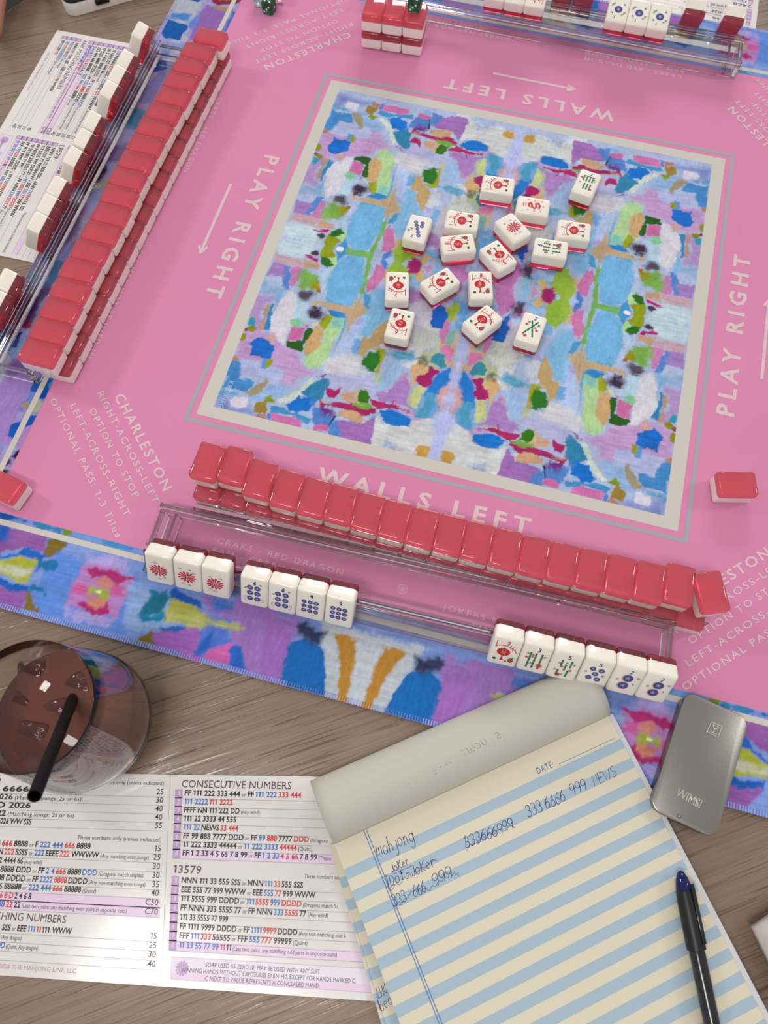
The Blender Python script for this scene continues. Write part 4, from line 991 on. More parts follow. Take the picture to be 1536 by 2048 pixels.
lt = [(283, 62), (251, 118), (234, 147), (216, 178), (178, 240), (158, 275), (139, 312), (110, 372), (87, 404), (63, 442), (12, 560), (-12, 600)]
ll = ['white and red tile standing alone at the far end of the left rack', 'far tile of the first trio in the left rack, ivory and red', 'middle tile of the first trio in the left rack, ivory and red', 'near tile of the first trio in the left rack, ivory and red',
      'far tile of the second trio in the left rack, ivory and red', 'middle tile of the second trio in the left rack', 'near tile of the second trio in the left rack', 'far tile of the third trio in the left rack, ivory and red',
      'middle tile of the third trio in the left rack', 'near tile of the third trio in the left rack, beside the wide gap', 'ivory and red tile by the left picture edge, past the wide gap of the rack', 'red backed tile cut off by the left picture edge in the rack']
for s_, l_b in zip(slots([along(RKL, x, y, .19) for x, y in lt]), ll): stand(RKL, s_, 'd5', l_b, 'tiles standing in the left rack')
RKT = rack('tile_rack', (.993, 1.560), (-.975, 1.548), 'clear acrylic tile rack along the far edge of the mat with exposed tiles', 'far')
ft = [(1472, 25), (1394, 12), (1170, -12), (1128, -22)]
fll = ['red backed tile standing at the end of the far rack, ivory top', 'red backed tile standing second from the end of the far rack', 'red backed tile in the far rack near the middle, mostly cut off', 'red backed tile in the far rack next to the shelf emblem, mostly cut off']
for s_, l_b in zip(slots([along(RKT, x, y, .19) for x, y in ft]), fll): stand(RKT, s_, 'c2', l_b, 'tiles standing in the far rack')
def expose(rk, px, py, face, lab):
    r, a, L, A = rk; s = along(rk, px, py, .17)
    tl = math.radians(13); u = Vector((0, -math.cos(tl), math.sin(tl))); n = Vector((0, math.sin(tl), math.cos(tl)))
    # the print's head points away from the player, so these read the right way up from across the table
    c = Vector((s*U, -.016*U, .0905*U+.0006))+u*(TL_/2)+n*(TH/2)
    x = (-u).cross(n)
    Mx = Matrix(((x.x, -u.x, n.x, c.x), (x.y, -u.y, n.y, c.y), (x.z, -u.z, n.z, c.z), (0, 0, 0, 1)))
    make_tile(T(A.x*U, A.y*U, .0003) @ Rz(a) @ Mx, lab, 'exposed tiles on the far rack shelf', face)
for x, y, fc, lb in ((988, 0, 'c4', 'white crak tile lying on the far rack shelf, leftmost of its trio'), (1028, 8, 'c4', 'white crak tile lying on the far rack shelf, middle of its trio'), (1068, 16, 'c4', 'white crak tile lying on the far rack shelf, rightmost of its trio'),
                     (1233, 33, 'd1', 'white one dot tile on the far rack shelf, leftmost of three'), (1274, 42, 'd1', 'white one dot tile on the far rack shelf, middle of three'), (1315, 51, 'd1', 'white one dot tile on the far rack shelf, rightmost of three')):
    expose(RKT, x, y, fc, lb)
# pusher bar between the near rack and the near wall
pa, pb = at(389, 1007, .045), at(1419, 1238, .045); dd = Vector((pb[0]-pa[0], pb[1]-pa[1])); a = math.atan2(dd.y, dd.x)
pu = empty('pusher_bar', label='clear acrylic pusher bar lying between the near rack and the near wall', cat='rack arm', M=T(pa[0]*U, pa[1]*U, .0003) @ Rz(a))
def clear_box(nm, x0, x1, y0, y1, z0, z1, par, bev=.0005):
    return link(nm, bm_mesh(nm, bm_box(x1-x0, y1-y0, z1-z0, bev, 1, ((x0+x1)/2, (y0+y1)/2, (z0+z1)/2)), ACRYL, 30), par)
Lp = dd.length*U
clear_box('upright_strip', 0, Lp, -.0040, 0, .0001, .0098, pu); ed_ = mat('frosted_acrylic_edge', 'e6b4cc', .3, g=1.0, trans=.35)
link('frosted_edge', bm_mesh('frosted_edge', bm_box(Lp-.001, .0032, .0004, .0001, 1, (Lp/2, -.0020, .0101)), ed_, 30), pu)
clear_box('foot_strip', .003, Lp-.05, -.0090, -.0042, .0001, .0036, pu)

# ------------------------------------------------------------------ dice
def die(px, py, z, rot, body, pip, label, tiltz=0):
    p = at(px, py, z/U+.031); sdie = .0132
    d_ = empty('die', label=label, cat='die', group='dice', M=T(p[0]*U, p[1]*U, z+sdie/2+.0003) @ Rz(rot))
    link('body', bm_mesh('body', bm_box(sdie, sdie, sdie, .0022, 4), body, 50), d_)
    P = {1: [(0, 0)], 3: [(-1, -1), (0, 0), (1, 1)], 2: [(-1, 1), (1, -1)], 4: [(-1, -1), (-1, 1), (1, -1), (1, 1)], 5: [(-1, -1), (-1, 1), (1, -1), (1, 1), (0, 0)], 6: [(x, y) for x in (-1, 1) for y in (-1, 0, 1)]}
    h = sdie/2+.00005; V = []; Fc = []
    for k, fr in ((3, lambda x, y: (x, -h, y)), (4, lambda x, y: (x, h, y)), (5, lambda x, y: (x, y, h)), (1, lambda x, y: (h, x, y)), (6, lambda x, y: (-h, x, y))):
        for cx, cy in P[k]:
            o_ = len(V)
            for q in range(12): V.append(fr(cx*.0029+.00115*math.cos(q*PI/6), cy*.0029+.00115*math.sin(q*PI/6)))
            Fc.append(tuple(range(o_, o_+12)))
    link('pips', mesh_data('pips', V, Fc, pip), d_)
GD = mat('green_clear_resin', rough=.05, trans=.85, ior=1.49, lin=(.005, .16, .07)); 
AQ = mat('aqua_clear_resin', rough=.1, trans=.8, ior=1.49, lin=(.45, .8, .75)); PK = mat('pale_pink_clear_resin', rough=.1, trans=.8, ior=1.49, lin=(.95, .6, .7))
die(538, 12, 0, -.12, GD, WHT, 'dark green die with three white pips, on the pink mat beside the pale dice')
die(830, 8, 2*TH+.0008, -.10, GD, WHT, 'dark green die with white pips, on top of the far block of tiles')
die(521, -3, 0, -.05, AQ, WHT, 'pale aqua see-through die behind the green die on the mat')
die(556, -10, 0, .3, PK, WHT, 'pale pink see-through die behind the green die on the mat')

# ------------------------------------------------------------------ folded score cards
PAPER = mat('coated_white_paper', 'd6d2d0', .13, g=1.12, spec=.5); add_bump(PAPER, 14, .0006, 2, strength=.3)
INKK = mat('print_black', '17171c', .35, g=1); INKB = mat('print_blue', '2f6fc0', .35, g=1); INKR = mat('print_red', 'cc2c34', .35, g=1); INKP = mat('print_plum', '4c2440', .35, g=1)
INKG = mat('print_grey', '9c96a0', .4, g=1); PALEP = mat('print_pale_violet', 'dcc6de', .35, g=1.05); MIDP = mat('print_violet', 'b494c0', .35, g=1.05); INKS = mat('print_dark_grey', '33333c', .35, g=1); PLILAC = mat('print_lilac_text', 'b48cb0', .4, g=1)
COLS = {'k': INKK, 'b': INKB, 'r': INKR, 's': INKS, 'o': INKS}
PWD, PHT = .72, .636
FT, FB = (341, 1549), (322, 1973)
CZ = (tab_z+.0008)/U
def bottom_map():
    ft, fb = Vector(at(*FT, CZ)), Vector(at(*FB, CZ)); t0, t1 = math.radians(14), math.radians(11.3)
    def P(x, y):
        k = y/PHT; a = t1+(t0-t1)*k; o = fb.lerp(ft, k); return (o.x+x*math.cos(a), o.y+x*math.sin(a))
    return P
PB = bottom_map()
def yl(py):
    k = (py-FB[1])/(FT[1]-FB[1]); p = Vector(at(FB[0]+(FT[0]-FB[0])*k, py, CZ)); fb = Vector(at(*FB, CZ)); ft = Vector(at(*FT, CZ)); return (p-fb).length/(ft-fb).length*PHT
def xl(px, py):
    y = yl(py-(px-330)*.03) ; o = Vector(PB(0, y)); return (Vector(at(px, py, CZ))-o).dot(Vector((math.cos(.22), math.sin(.22))))
def affine_map(o, ang):
    c, s_ = math.cos(ang), math.sin(ang)
    return lambda x, y: (o[0]+x*c-y*s_, o[1]+x*s_+y*c)
# rows: (baseline y in the photo, text segments, left x, x of the end of the text, value)
def build_card(name, P, label, sides, zt, curl=0.0):
    t = empty(name, (0, 0, tab_z), label, 'score card', 'printed score cards')
    def cz(x): return zt+.0000
    def panel(x0, x1):
        n = 14; k = 6; V = []; Fc = []
        for j in range(k+1):
            for i in range(n+1):
                x = x0+(x1-x0)*i/n; y = PHT*j/k; p = P(x, y); V.append((p[0]*U, p[1]*U, zt-tab_z))
        for j in range(k):
            for i in range(n): a = j*(n+1)+i; Fc.append((a, a+1, a+n+2, a+n+1))
        bm = bmesh.new(); vs = [bm.verts.new(v) for v in V]; [bm.faces.new([vs[q] for q in f_]) for f_ in Fc]
        r = bmesh.ops.extrude_face_region(bm, geom=bm.faces[:]); bmesh.ops.translate(bm, vec=(0, 0, -.0003), verts=[v for v in r['geom'] if isinstance(v, bmesh.types.BMVert)])
        link('paper_panel', bm_mesh('paper_panel', bm, PAPER, 30), t)
    e = .0004
    if 'A' in sides: panel(-PWD, -e)
    if 'B' in sides: panel(e, PWD)
    z0 = zt-tab_z+.00004; f = Flat(); f.z = z0
    def m_(x, y): p = P(x, y); return (p[0]*U, p[1]*U)
    def quad(fl, x0, y0, x1, y1, m, z): fl.poly([m_(x0, y0), m_(x1, y0), m_(x1, y1), m_(x0, y1)], m, z)
    H_ = .0168
    def txt(fl, s_, x0, x1, y, h, m, bold=0, sp=1.0): put(fl, s_, m_(x0, y), m_(x1, y), h*U, m, bold, sp, z0+.00006)
    def row(fl, y, segs, x0, x1):
        W = []; sp_ = put_w('n', H_)*.62
        for c, s_ in segs: W.append(put_w(s_, H_*(.72 if c in 'so' else 1), 0 if c in 'so' else .02)*(1 if c in 'so' else 1.06))
        tot = sum(W)+sp_*(len(segs)-1); k = (x1-x0)/tot; x = x0
        for (c, s_), w_ in zip(segs, W):
            txt(fl, s_, x, x+w_*k, y, H_*(.74 if c in 'so' else 1), COLS[c], 0 if c in 'so' else .025); x += (w_+sp_)*k
    def seg(s_):
        out = []
        for tk in s_.split('|'):
            out.append((tk[0], tk[1:]))
        return out
    bands = Flat()
    if 'A' in sides:
        pr = Flat()
        xv = -.022
        R1 = [(1589, 'r222|k6666', 57, '25'), (1606, 'r222|k2026|s(Matching pungs: 2s or 6s)', 162, '30'), (1623, 'kDDD 2026', 60, '40'), (1640, 'r22|k2222|s(Matching kongs: 2s or 6s)', 147, '40'), (1657, 'kNNN EE 2026 WW SSS', 61, '55')]
        L0 = -.655
        for i, (y, s_, xe, v) in enumerate(R1):
            st = L0 if i == 4 else max(L0, xl(xe, y)-.03-.0155*len(s_))
            row(pr, yl(y), seg(s_), st, xl(xe, y), ); 
        R2 = [(1703, 'kF|b222 444|r666|k8888|oor|kF|b222 444|r666|k8888', 180, '15'), (1720.5, 'b222|kNNNN|r222|kSSSS|oor|b222|kEEEE|r222|kWWWW|s(Any matching even pungs)', 297, '25'), (1738.7, 'kFF NNN 222 4444 66|s(Any wind)', 82, '30'),
              (1756.8, 'kFF 2 4 666 8888 DDD|oor|kFF|b2 4|r666|k8888|bDDD|s(Dragons match singles)', 286, '30'), (1775, 'kFF 2222 8888 DDDD|oor|kFF|b2222|r8888|kDDDD|s(Any non-matching even kongs)', 290, '35'),
              (1792.6, 'k222 444 666 88888|oor|b222 444|r666|k88888|s(Quint)', 191, '40'), (1811.4, 'b2 4 6 8 D|r2 4 6 8 D|k2 4 6 8', 60, 'C50'), (1830, 'kFF|b22 44 66 88|r22|k22|s(Last two pairs: any matching even pairs in opposite suits)', 253, 'C70')]
        R3 = [(1878.7, 'kNNN|b111|r11|k111 SSS|oor|kEEE|b111|r11|k111 WWW', 142, '15'), (1897.4, 'b1111|r1111|k1111|bDD|s(Any dragon)', 40, '25'), (1916, 'b111|r111|k111|bDDDDD|s(Quint, Any dragon)', 73, '30'), (1935, 'kFFF|b1111|kFFF|r1111', -20, '40')]
        for R in (R2, R3):
            for y, s_, xe, v in R: row(pr, yl(y), seg(s_), L0, xl(xe, y))
        for R in (R1, R2, R3):
            for i, (y, s_, xe, v) in enumerate(R):
                w_ = put_w(v, H_*1.05); txt(pr, v, xv-w_, xv, yl(y), H_*1.05, INKK, .004)
                yy = yl(y)-.0085; bands.line([m_(L0-.03, yy), m_(xv+.008, yy)], .0006*U*2, INKG, z0+.00003)
                if v.startswith('C'): quad(bands, L0-.03, yy, xv+.008, yy+.0300, PALEP, z0)
                quad(bands, -.69, yy, -.665, yy+.0295, MIDP, z0+.00002)
                txt(pr, str(i+1), -.682, -.673, yl(y), H_*.85, WHT)
        txt(pr, 'ANY MATCHING NUMBERS', L0-.03, xl(130, 1856), yl(1857), .0225, INKP, .006)
        txt(pr, '2468', L0-.03, L0+.07, yl(1684), .0225, INKP, .006); txt(pr, '2026', L0-.03, L0+.07, yl(1570), .0225, INKP, .006)
        for y in (1570.5, 1684): w_ = put_w('These numbers only (unless indicated)', .0125); txt(pr, 'These numbers only (unless indicated)', xv-w_*1.0, xv, yl(y), .0125, INKS)
        txt(pr, '(C) 2026 THE MAHJONG LINE, LLC', xl(-25, 1957), xl(150, 1959), yl(1958), .012, PLILAC)
        pr.build('printed_text', t)
    if 'B' in sides:
        pr = Flat(); L0 = .052
        Q1 = [(1590.6, 'kFF 111 222 333 444|oor|kFF|b111 222|r333 444', 602), (1607.5, 'b111 2222|r111 2222', 465), (1624.4, 'kFFFF NN 111 222 DD|s(Any wind)', 519), (1641.3, 'k111 22 3333 44 555', 472), (1658.5, 'b111 22|kNEWS|r33 444', 476),
              (1676, 'kFF 99 888 7777 DDD|oor|kFF|b99|r888|k7777|rDDD|s(Dragons', 655), (1693, 'k11 222 3333 44444|oor|b11 222 3333|r44444|s(Quint)', 624), (1710, 'kFF 1 2 33 4 5 66 7 8 99|oor|kFF|b1 2 33|r4 5 66|k7 8 99|s(These', 662)]
        Q2 = [(1764.5, 'kNNN 111 33 555 SSS|oor|kNNN|b111|r33|k555 SSS', 606), (1783, 'kEEE 555 77 999 WWW|oor|kEEE|b555|r77|k999 WWW', 631), (1801, 'k111 5555 999 DDDD|oor|b111|r5555|b999|rDDDD|s(Dragons match 5s,', 678), (1819.5, 'kFF NNN 333 5555 77|oor|kFF NNN|b333|r5555|k77|s(Any wind)', 656),
              (1838, 'k111 33 5555 77 999', 456), (1856.5, 'kFF 1111 9999 DDDD|oor|kFF|b1111|r9999|kDDDD|s(Any non-matching odd k', 692), (1875, 'kFFF|b111|r333|k55555|oor|kFFF|b555|r777|k99999|s(Quint)', 615), (1893.6, 'b11 33 55 77 99|r11|k11|s(Last two pairs: any matching odd pairs in opposite suits)', 674)]
        for R in (Q1, Q2):
            for i, (y, s_, xe) in enumerate(R):
                row(pr, yl(y-.5), seg(s_), L0, xl(xe, y+2)); yy = yl(y)-.0095
                bands.line([m_(L0-.03, yy), m_(.70, yy)], .0006*U*2, INKG, z0+.00003)
                if i == 7: quad(bands, L0-.03, yy, .70, yy+.0300, PALEP, z0)
                quad(bands, L0-.033, yy, L0-.008, yy+.0300, MIDP, z0+.00002); txt(pr, str(i+1), L0-.025, L0-.016, yl(y), H_*.85, WHT)
        txt(pr, 'CONSECUTIVE NUMBERS', xl(363, 1573), xl(582, 1573), yl(1574), .0235, INKP, .006)
        txt(pr, '13579', xl(346, 1744), xl(402, 1745), yl(1745), .0235, INKP, .006)
        txt(pr, 'These numbers only (unless indicated)', xl(608, 1750), xl(608, 1750)+.24, yl(1745), .0125, INKS)
        x0, x1, y0, y1 = .03, .70, yl(1957), yl(1912)
        quad(bands, x0, y0, x1, y1, mat('box_pale', 'd8d0dc', .35, g=1.1), z0); 
        for a_, b_2 in (((x0, y0), (x1, y0)), ((x1, y0), (x1, y1)), ((x1, y1), (x0, y1)), ((x0, y1), (x0, y0))): bands.line([m_(*a_), m_(*b_2)], .0012*U, MIDP, z0+.00003)
        quad(bands, x0, y0, x1, y0+.020, PALEP, z0+.00002)
        for s_, a_, b_2, y in (('SOAP USED AS ZERO (0) MAY BE USED WITH ANY SUIT.', 411, 642, 1929), ('WINNING HANDS WITHOUT EXPOSURES EARN +10, EXCEPT FOR HANDS MARKED C.', 362, 712, 1942.5), ('C NEXT TO VALUE REPRESENTS A CONCEALED HAND.', 410, 640, 1956)):
            txt(pr, s_, xl(a_, y), xl(b_2, y+3), yl(y-1), .0125, INKS)
        c = m_(x0+.035, (y0+y1)/2); pr.star(c[0], c[1], .0048, MIDP, 12, .0016, z0+.00004); pr.ell(c[0], c[1], .0028, .0028, MIDP, 12, z0+.00005)
        txt(pr, '+10', x0+.026, x0+.044, (y0+y1)/2-.004, .009, WHT)
        pr.build('printed_text', t)
    bands.build('row_bands', t)
    return t
build_card('score_card', PB, 'white printed score card in front of the drink, partly under the striped notepad', 'AB', tab_z+.0008)
PLc = affine_map((-2.484, .257), -PI/2+.02)
build_card('score_card', PLc, 'white printed score card turned sideways, lying under the left rack', 'AB', tab_z+.0008)
PTc = affine_map((1.075-.72, 1.985+.61), PI)
build_card('score_card', PTc, 'white printed score card lying upside down behind the far rack', 'AB', tab_z+.0003)

# ------------------------------------------------------------------ legal pad with rolled-over pages
PZ = .026                                           # height of the top page, plan units
CREAM = mat('cream_paper', 'cbc4b0', .75, g=1.15, spec=.25); STRIPE = mat('stripe_blue', '9bb0bf', .75, g=1.12, spec=.25); BACKP = mat('page_underside', 'b0aea4', .7, g=1.2, spec=.25); PENB = mat('ballpoint_blue', '28246c', .5, g=1); RULE = mat('rule_blue', '2a62ac', .5, g=1); PADW = mat('pad_edge_white', 'c4c4c8', .7, g=1.1)
o0 = Vector(at(668.5, 1687, PZ)); xr = Vector(at(1217, 1431, PZ)); dn = Vector(at(802, 2053, PZ))
ex = (xr-o0).normalized(); ey = Vector((ex.y, -ex.x)); WP = (xr-o0).length
skew = (dn-o0); 
padM = Matrix(((ex.x, -ey.x, 0, o0.x*U), (ex.y, -ey.y, 0, o0.y*U), (0, 0, 1, tab_z), (0, 0, 0, 1)))   # +x along the binding, +y up the page
pad = empty('notepad', label='striped cream and blue legal pad with handwritten notes, used pages rolled over the top', cat='notepad', M=padM)
def pl(px, py, z=PZ):
    v = Vector(at(px, py, z))-o0; return (v.dot(ex), -v.dot(ey))
LP_ = 1.42; zz = lambda z: z*U-tab_z
edge_l = pl(802, 2053); kx = edge_l[0]/edge_l[1]          # slight slant of the page's left edge
er = pl(1510, 2000)
def sheet(nm, x0, x1, xb0, xb1, z0, z1, mt, y0=0.0, L=LP_):
    bm = bmesh.new(); a = [bm.verts.new((x*U, y*U, z0)) for x, y in ((x0, y0), (x1, y0), (xb1, -L), (xb0, -L))]; f_ = bm.faces.new(a)
    e = bmesh.ops.extrude_face_region(bm, geom=[f_]); bmesh.ops.translate(bm, vec=(0, 0, z1-z0), verts=[v for v in e['geom'] if isinstance(v, bmesh.types.BMVert)])
    return link(nm, bm_mesh(nm, bm, mt, 30), pad)
kr = (er[0]-WP)/(-er[1])
sheet('page_block', .004, WP+.018, -kx*LP_*0+.01, WP+kr*LP_+.02, .0052, zz(PZ)-.0006, PADW)
def striped(nm, off0, off1, ztop, kxl, x1off, extra=None, y00=0.0):
    t_ = sheet(nm, off0, WP+x1off, off0-kxl*LP_, WP+kr*LP_+x1off, ztop-.0002, ztop, CREAM, 0.0)
    fl = Flat(); per = S_PER; y = -S0
    while y > -LP_+.05:
        yb = y-per*.475
        def lx(yy): return off0+kxl*yy
        def rx(yy): return WP+x1off-kr*yy
        fl.poly([(lx(y)*U, y*U), (lx(yb)*U, yb*U), (rx(yb)*U, yb*U), (rx(y)*U, y*U)], STRIPE, ztop+.00004); y -= per
    if extra: extra(fl, ztop+.00008)
    o_ = fl.build('printed_stripes', t_); return t_
S0 = -pl(686, 1740)[1]; y2 = -pl(802, 2035)[1]
S_PER = (-pl(1241, 1524)[1]+pl(1233, 1486.5)[1])
S_PER = .5*(S_PER+(-pl(705.5, 1789)[1]+pl(686, 1740)[1]))
kxl = kx
sheet2_rot = Matrix.Rotation(math.radians(-3.6), 4, 'Z')
def margin(fl, z):
    for q in (-1.5, 4.5):
        a = pl(736.5+q, 1680+q*.1); b = pl(880+q, 2048+q*.1); k = (b[0]-a[0])/(b[1]-a[1])
        fl.line([(( a[0]-k*a[1])*U, 0), ((a[0]+k*(-LP_-a[1]))*U, -LP_*U)], .0005, RULE, z)
    h0 = lambda x, y: tuple(c*U for c in pl(x, y))
    Wd = .00045
    def hz(tx, x0, y0, x1, y1, h, **kw): hand(fl, tx, h0(x0, y0), h0(x1, y1), h*U, Wd, PENB, z, **kw)
    N = lambda x, y: (620+x/2.259, 1360+y/2.259)
    def hn(tx, a, b, h, **kw): hz(tx, *N(*a), *N(*b), h, wob=.12, **kw)
    hn('mahjong', (305, 800), (478, 725), .046); hn('JoKer', (368, 872), (455, 832), .028); fl.line([h0(*N(375, 878)), h0(*N(462, 838))], .0003, PENB, z)
    hn('1Dot-JoKer', (345, 940), (575, 838), .036); hn('333', (380, 1028), (440, 995), .034); hn('666', (472, 985), (530, 955), .034); hn('999', (560, 938), (650, 892), .038)
    hn('333666999', (702, 762), (925, 668), .034); hn('333', (985, 625), (1055, 590), .037); hn('6666', (1068, 585), (1160, 545), .037); hn('999', (1182, 525), (1255, 492), .037); hn('NEWS', (1285, 480), (1392, 430), .038)
    def scribble(P_, amp=4):
        out = []
        for i in range(len(P_)-1):
            for k in range(12):
                u_ = k/12; out.append(h0(*N(P_[i][0]+(P_[i+1][0]-P_[i][0])*u_, P_[i][1]+(P_[i+1][1]-P_[i][1])*u_+amp*math.sin((i*12+k)*1.1))))
        fl.line(out, .0003, PENB, z+.00002)
    scribble([(345, 935), (365, 945), (440, 890), (480, 870), (580, 800)], 9); scribble([(380, 1022), (440, 985), (460, 950), (540, 945), (600, 900), (650, 872), (678, 882)], 7)
    scribble([(700, 700), (705, 765), (760, 720), (830, 690), (935, 655)], 9)
    put(fl, 'DATE:', h0(*N(1032, 425)), h0(*N(1105, 392)), .021*U, RULE, 0, 1.3, z); fl.line([h0(*N(1125, 380)), h0(*N(1376, 263))], .0003, RULE, z)
top_page = striped('top_page', 0, 0, zz(PZ), kxl, 0, margin)
# looser pages under it, turned a little so that they show on the left
def under(rot_deg, z, dx, txt=False):
    t_ = bpy.data.objects.new('loose_page', None)
    fl = Flat(); W2 = .5
    ang = math.radians(rot_deg); R2 = Matrix.Rotation(ang, 4, 'Z')
    bm = bm_box(W2*U, LP_*U, .0002, 0, 1, (W2*U/2+dx*U, -LP_*U/2, 0)); o_ = link('loose_page', bm_mesh('loose_page', bm, CREAM, 0), pad, T(0, 0, z) @ R2)
    y = -S0-.02
    while y > -LP_+.05:
        yb = y-S_PER*.475; fl.poly([(dx*U, y*U), (dx*U, yb*U), ((dx+W2)*U, yb*U), ((dx+W2)*U, y*U)], STRIPE, .00014); y -= S_PER
    if txt:
        iv = (padM @ T(0, 0, z) @ R2).inverted()
        def q(px, py):
            p = at(px, py, z/U); v = iv @ Vector((p[0]*U, p[1]*U, 0)); return (v.x, v.y)
        hand(fl, 'BK', q(757, 2000), q(778, 1988), .034*U, .0004, PENB, .00018); hand(fl, 'bea', q(762, 2026), q(788, 2008), .034*U, .0004, PENB, .00018)
    fl.build('printed_stripes', o_)
under(-4.4, .0040, -.018); under(-3.6, .0048, -.012, True)
# the roll of used pages
prof = [(.000, .0300), (.012, .052), (.035, .078), (.07, .096), (.11, .101), (.15, .094), (.185, .074), (.205, .046), (.205, .02), (.19, .001)]
def roll(nm, off, mt, x0, x1, wob):
    V = []; Fc = []; n = 26; K = len(prof)*3-2
    def pf(t_):
        i = min(int(t_), len(prof)-2); u_ = t_-i; a = prof[max(i-1, 0)]; b = prof[i]; c = prof[i+1]; d = prof[min(i+2, len(prof)-1)]
        return tuple(.5*((2*b[k])+(-a[k]+c[k])*u_+(2*a[k]-5*b[k]+4*c[k]-d[k])*u_*u_+(-a[k]+3*b[k]-3*c[k]+d[k])*u_**3) for k in (0, 1))
    for i in range(n+1):
        x = x0+(x1-x0)*i/n; sc_ = 1+wob*(i/n-.5)
        for q in range(K):
            y, z = pf(q/3); V.append((x*U, (y*sc_+off*.3)*U, max(.0038, zz(z*sc_+off))))
    for i in range(n):
        for q in range(K-1): Fc.append((i*K+q, i*K+q+1, (i+1)*K+q+1, (i+1)*K+q))
    o_ = link(nm, mesh_data(nm, V, Fc, mt, smooth=True), pad); sm = o_.modifiers.new('thickness', 'SOLIDIFY'); sm.thickness = .0003; return o_
roll('rolled_pages', 0, BACKP, -.002, WP+.004, -.05)
roll('inner_rolled_page', -.006, CREAM, .006, WP-.002, -.05)
fl = Flat(); gh = mat('ink_show_through', '86847e', .7, g=1.0)
for tx, a_, b_2, h in (('no more mistakes', (700, 1640), (850, 1570), .05), ('Dice minutes ur Brem diamonds', (712, 1608), (990, 1475), .05), ('5.28', (720, 1612), (755, 1598), .04)):
    pass
iv = padM.inverted()
def on_roll(px, py):
    for zt in (.098,):
        p = at(px, py, zt); v = iv @ Vector((p[0]*U, p[1]*U, 0)); return (v.x, v.y)
random.seed(4)
for (x0, y0, x1, y1, tx) in ((705, 1590, 860, 1532, 'Diceminuteur'), (855, 1535, 1000, 1462, 'Bemdiamonds'), (700, 1565, 800, 1525, 'salwins')):
    st = Flat(); hand(st, tx, on_roll(x0, y0), on_roll(x1, y1), .034*U, .0003, gh, 0, flip=True)
    for k, (x, y, z) in enumerate(st.v): st.v[k] = (x, y, 0)
    # lay the strokes on the curved page
    def hz_(y):
        y = y/U
        for i in range(len(prof)-1):
            if prof[i][0] <= y <= prof[i+1][0]: u_ = (y-prof[i][0])/(prof[i+1][0]-prof[i][0]+1e-9); return prof[i][1]+(prof[i+1][1]-prof[i][1])*u_
        return .03
    st.v = [(x, y, zz(hz_(y))*1.0+.0006) for x, y, z in st.v]
    st.build('ink_show_through', pad)

# ------------------------------------------------------------------ stemless glass with an iced drink and a straw
gc = at(55, 1410, .55); gx, gy = gc[0]*U, gc[1]*U
gl = empty('drinking_glass', (gx, gy, tab_z), 'stemless rounded drinking glass holding a brown iced drink, beside the score card', 'glass')
g0 = -tab_z
def gp(z): return z*U
outer = [(.0, .004), (.10, .001), (.135, .0), (.16, .012), (.195, .04), (.222, .085), (.236, .15), (.234, .20), (.224, .27), (.212, .36), (.199, .46), (.1895, .555), (.188, .566)]
inner = [(.1865, .567), (.1855, .555), (.1945, .46), (.207, .36), (.218, .27), (.2275, .20), (.229, .15), (.214, .09), (.185, .05), (.14, .03), (.0, .026)]
pr_ = [(r*U, z*U) for r, z in outer+inner]
V, Fc = lathe(pr_, 72); bm = bmesh.new(); vs = [bm.verts.new(v) for v in V]
for f_ in Fc:
    try: bm.faces.new([vs[i] for i in f_])
    except ValueError: pass
bmesh.ops.remove_doubles(bm, verts=bm.verts[:], dist=1e-6)
link('glass_bowl', bm_mesh('glass_bowl', bm, GLASS, 80), gl)
LQ = mat('brown_iced_drink', rough=.03, trans=.6, ior=1.33, lin=(.34, .13, .10), vol=(.75, .42, .34), voldens=45)
lq = [(.0, .0275), (.139, .0315), (.184, .0515), (.2128, .0915), (.2277, .15), (.2262, .20), (.2168, .27), (.2135, .300), (.2120, .302), (.0, .300)]
V, Fc = lathe([(r*U, z*U) for r, z in lq], 72); bm = bmesh.new(); vs = [bm.verts.new(v) for v in V]
for f_ in Fc:
    try: bm.faces.new([vs[i] for i in f_])
    except ValueError: pass
bmesh.ops.remove_doubles(bm, verts=bm.verts[:], dist=1e-6)
drink = link('drink', bm_mesh('drink', bm, LQ, 60)); drink.location = (gx, gy, tab_z); tag(drink, 'murky brown drink with ice cubes filling half of the stemless glass', 'drink')
ICE = mat('ice', rough=.04, trans=1, ior=1.33, lin=(.97, .85, .82)); add_bump(ICE, 120, .002, 2)
for k, (px, py, sz, rr) in enumerate(((60, 1345, .021, .3), (150, 1372, .019, .9), (60, 1470, .022, .1), (35, 1405, .016, 1.2), (110, 1420, .018, .5))):
    p = at(px, py, .29); ic = link('ice_cube', bm_mesh('ice_cube', bm_box(sz, sz, sz*.8, .0035, 3), ICE, 60)); ic.matrix_world = T(p[0]*U, p[1]*U, .300*U+tab_z-sz*.385) @ Matrix.Rotation(.25, 4, 'X') @ Rz(rr)
    tag(ic, ('clear ice cube floating by the far side of the drink', 'clear ice cube floating under the right side of the glass rim', 'clear ice cube floating by the near side of the drink', 'clear ice cube floating at the left side of the drink', 'clear ice cube floating in the middle of the drink beside the straw')[k], 'ice cube', 'ice cubes in the drink')
a = at(143, 1405, .30); b = at(69, 1592, .75)
A_, B_ = Vector((a[0]*U, a[1]*U, .30*U)), Vector((b[0]*U, b[1]*U, .75*U)); A_ = A_+(A_-B_)*.32; dS = (B_-A_)
V, Fc = tube([A_, A_+dS*.5, B_], .0037, 20, caps=False)
V2, F2 = tube([A_, A_+dS*.5, B_], .0031, 20, caps=False); o_ = len(V); V += V2; Fc += [tuple(o_+i for i in reversed(f_)) for f_ in F2]
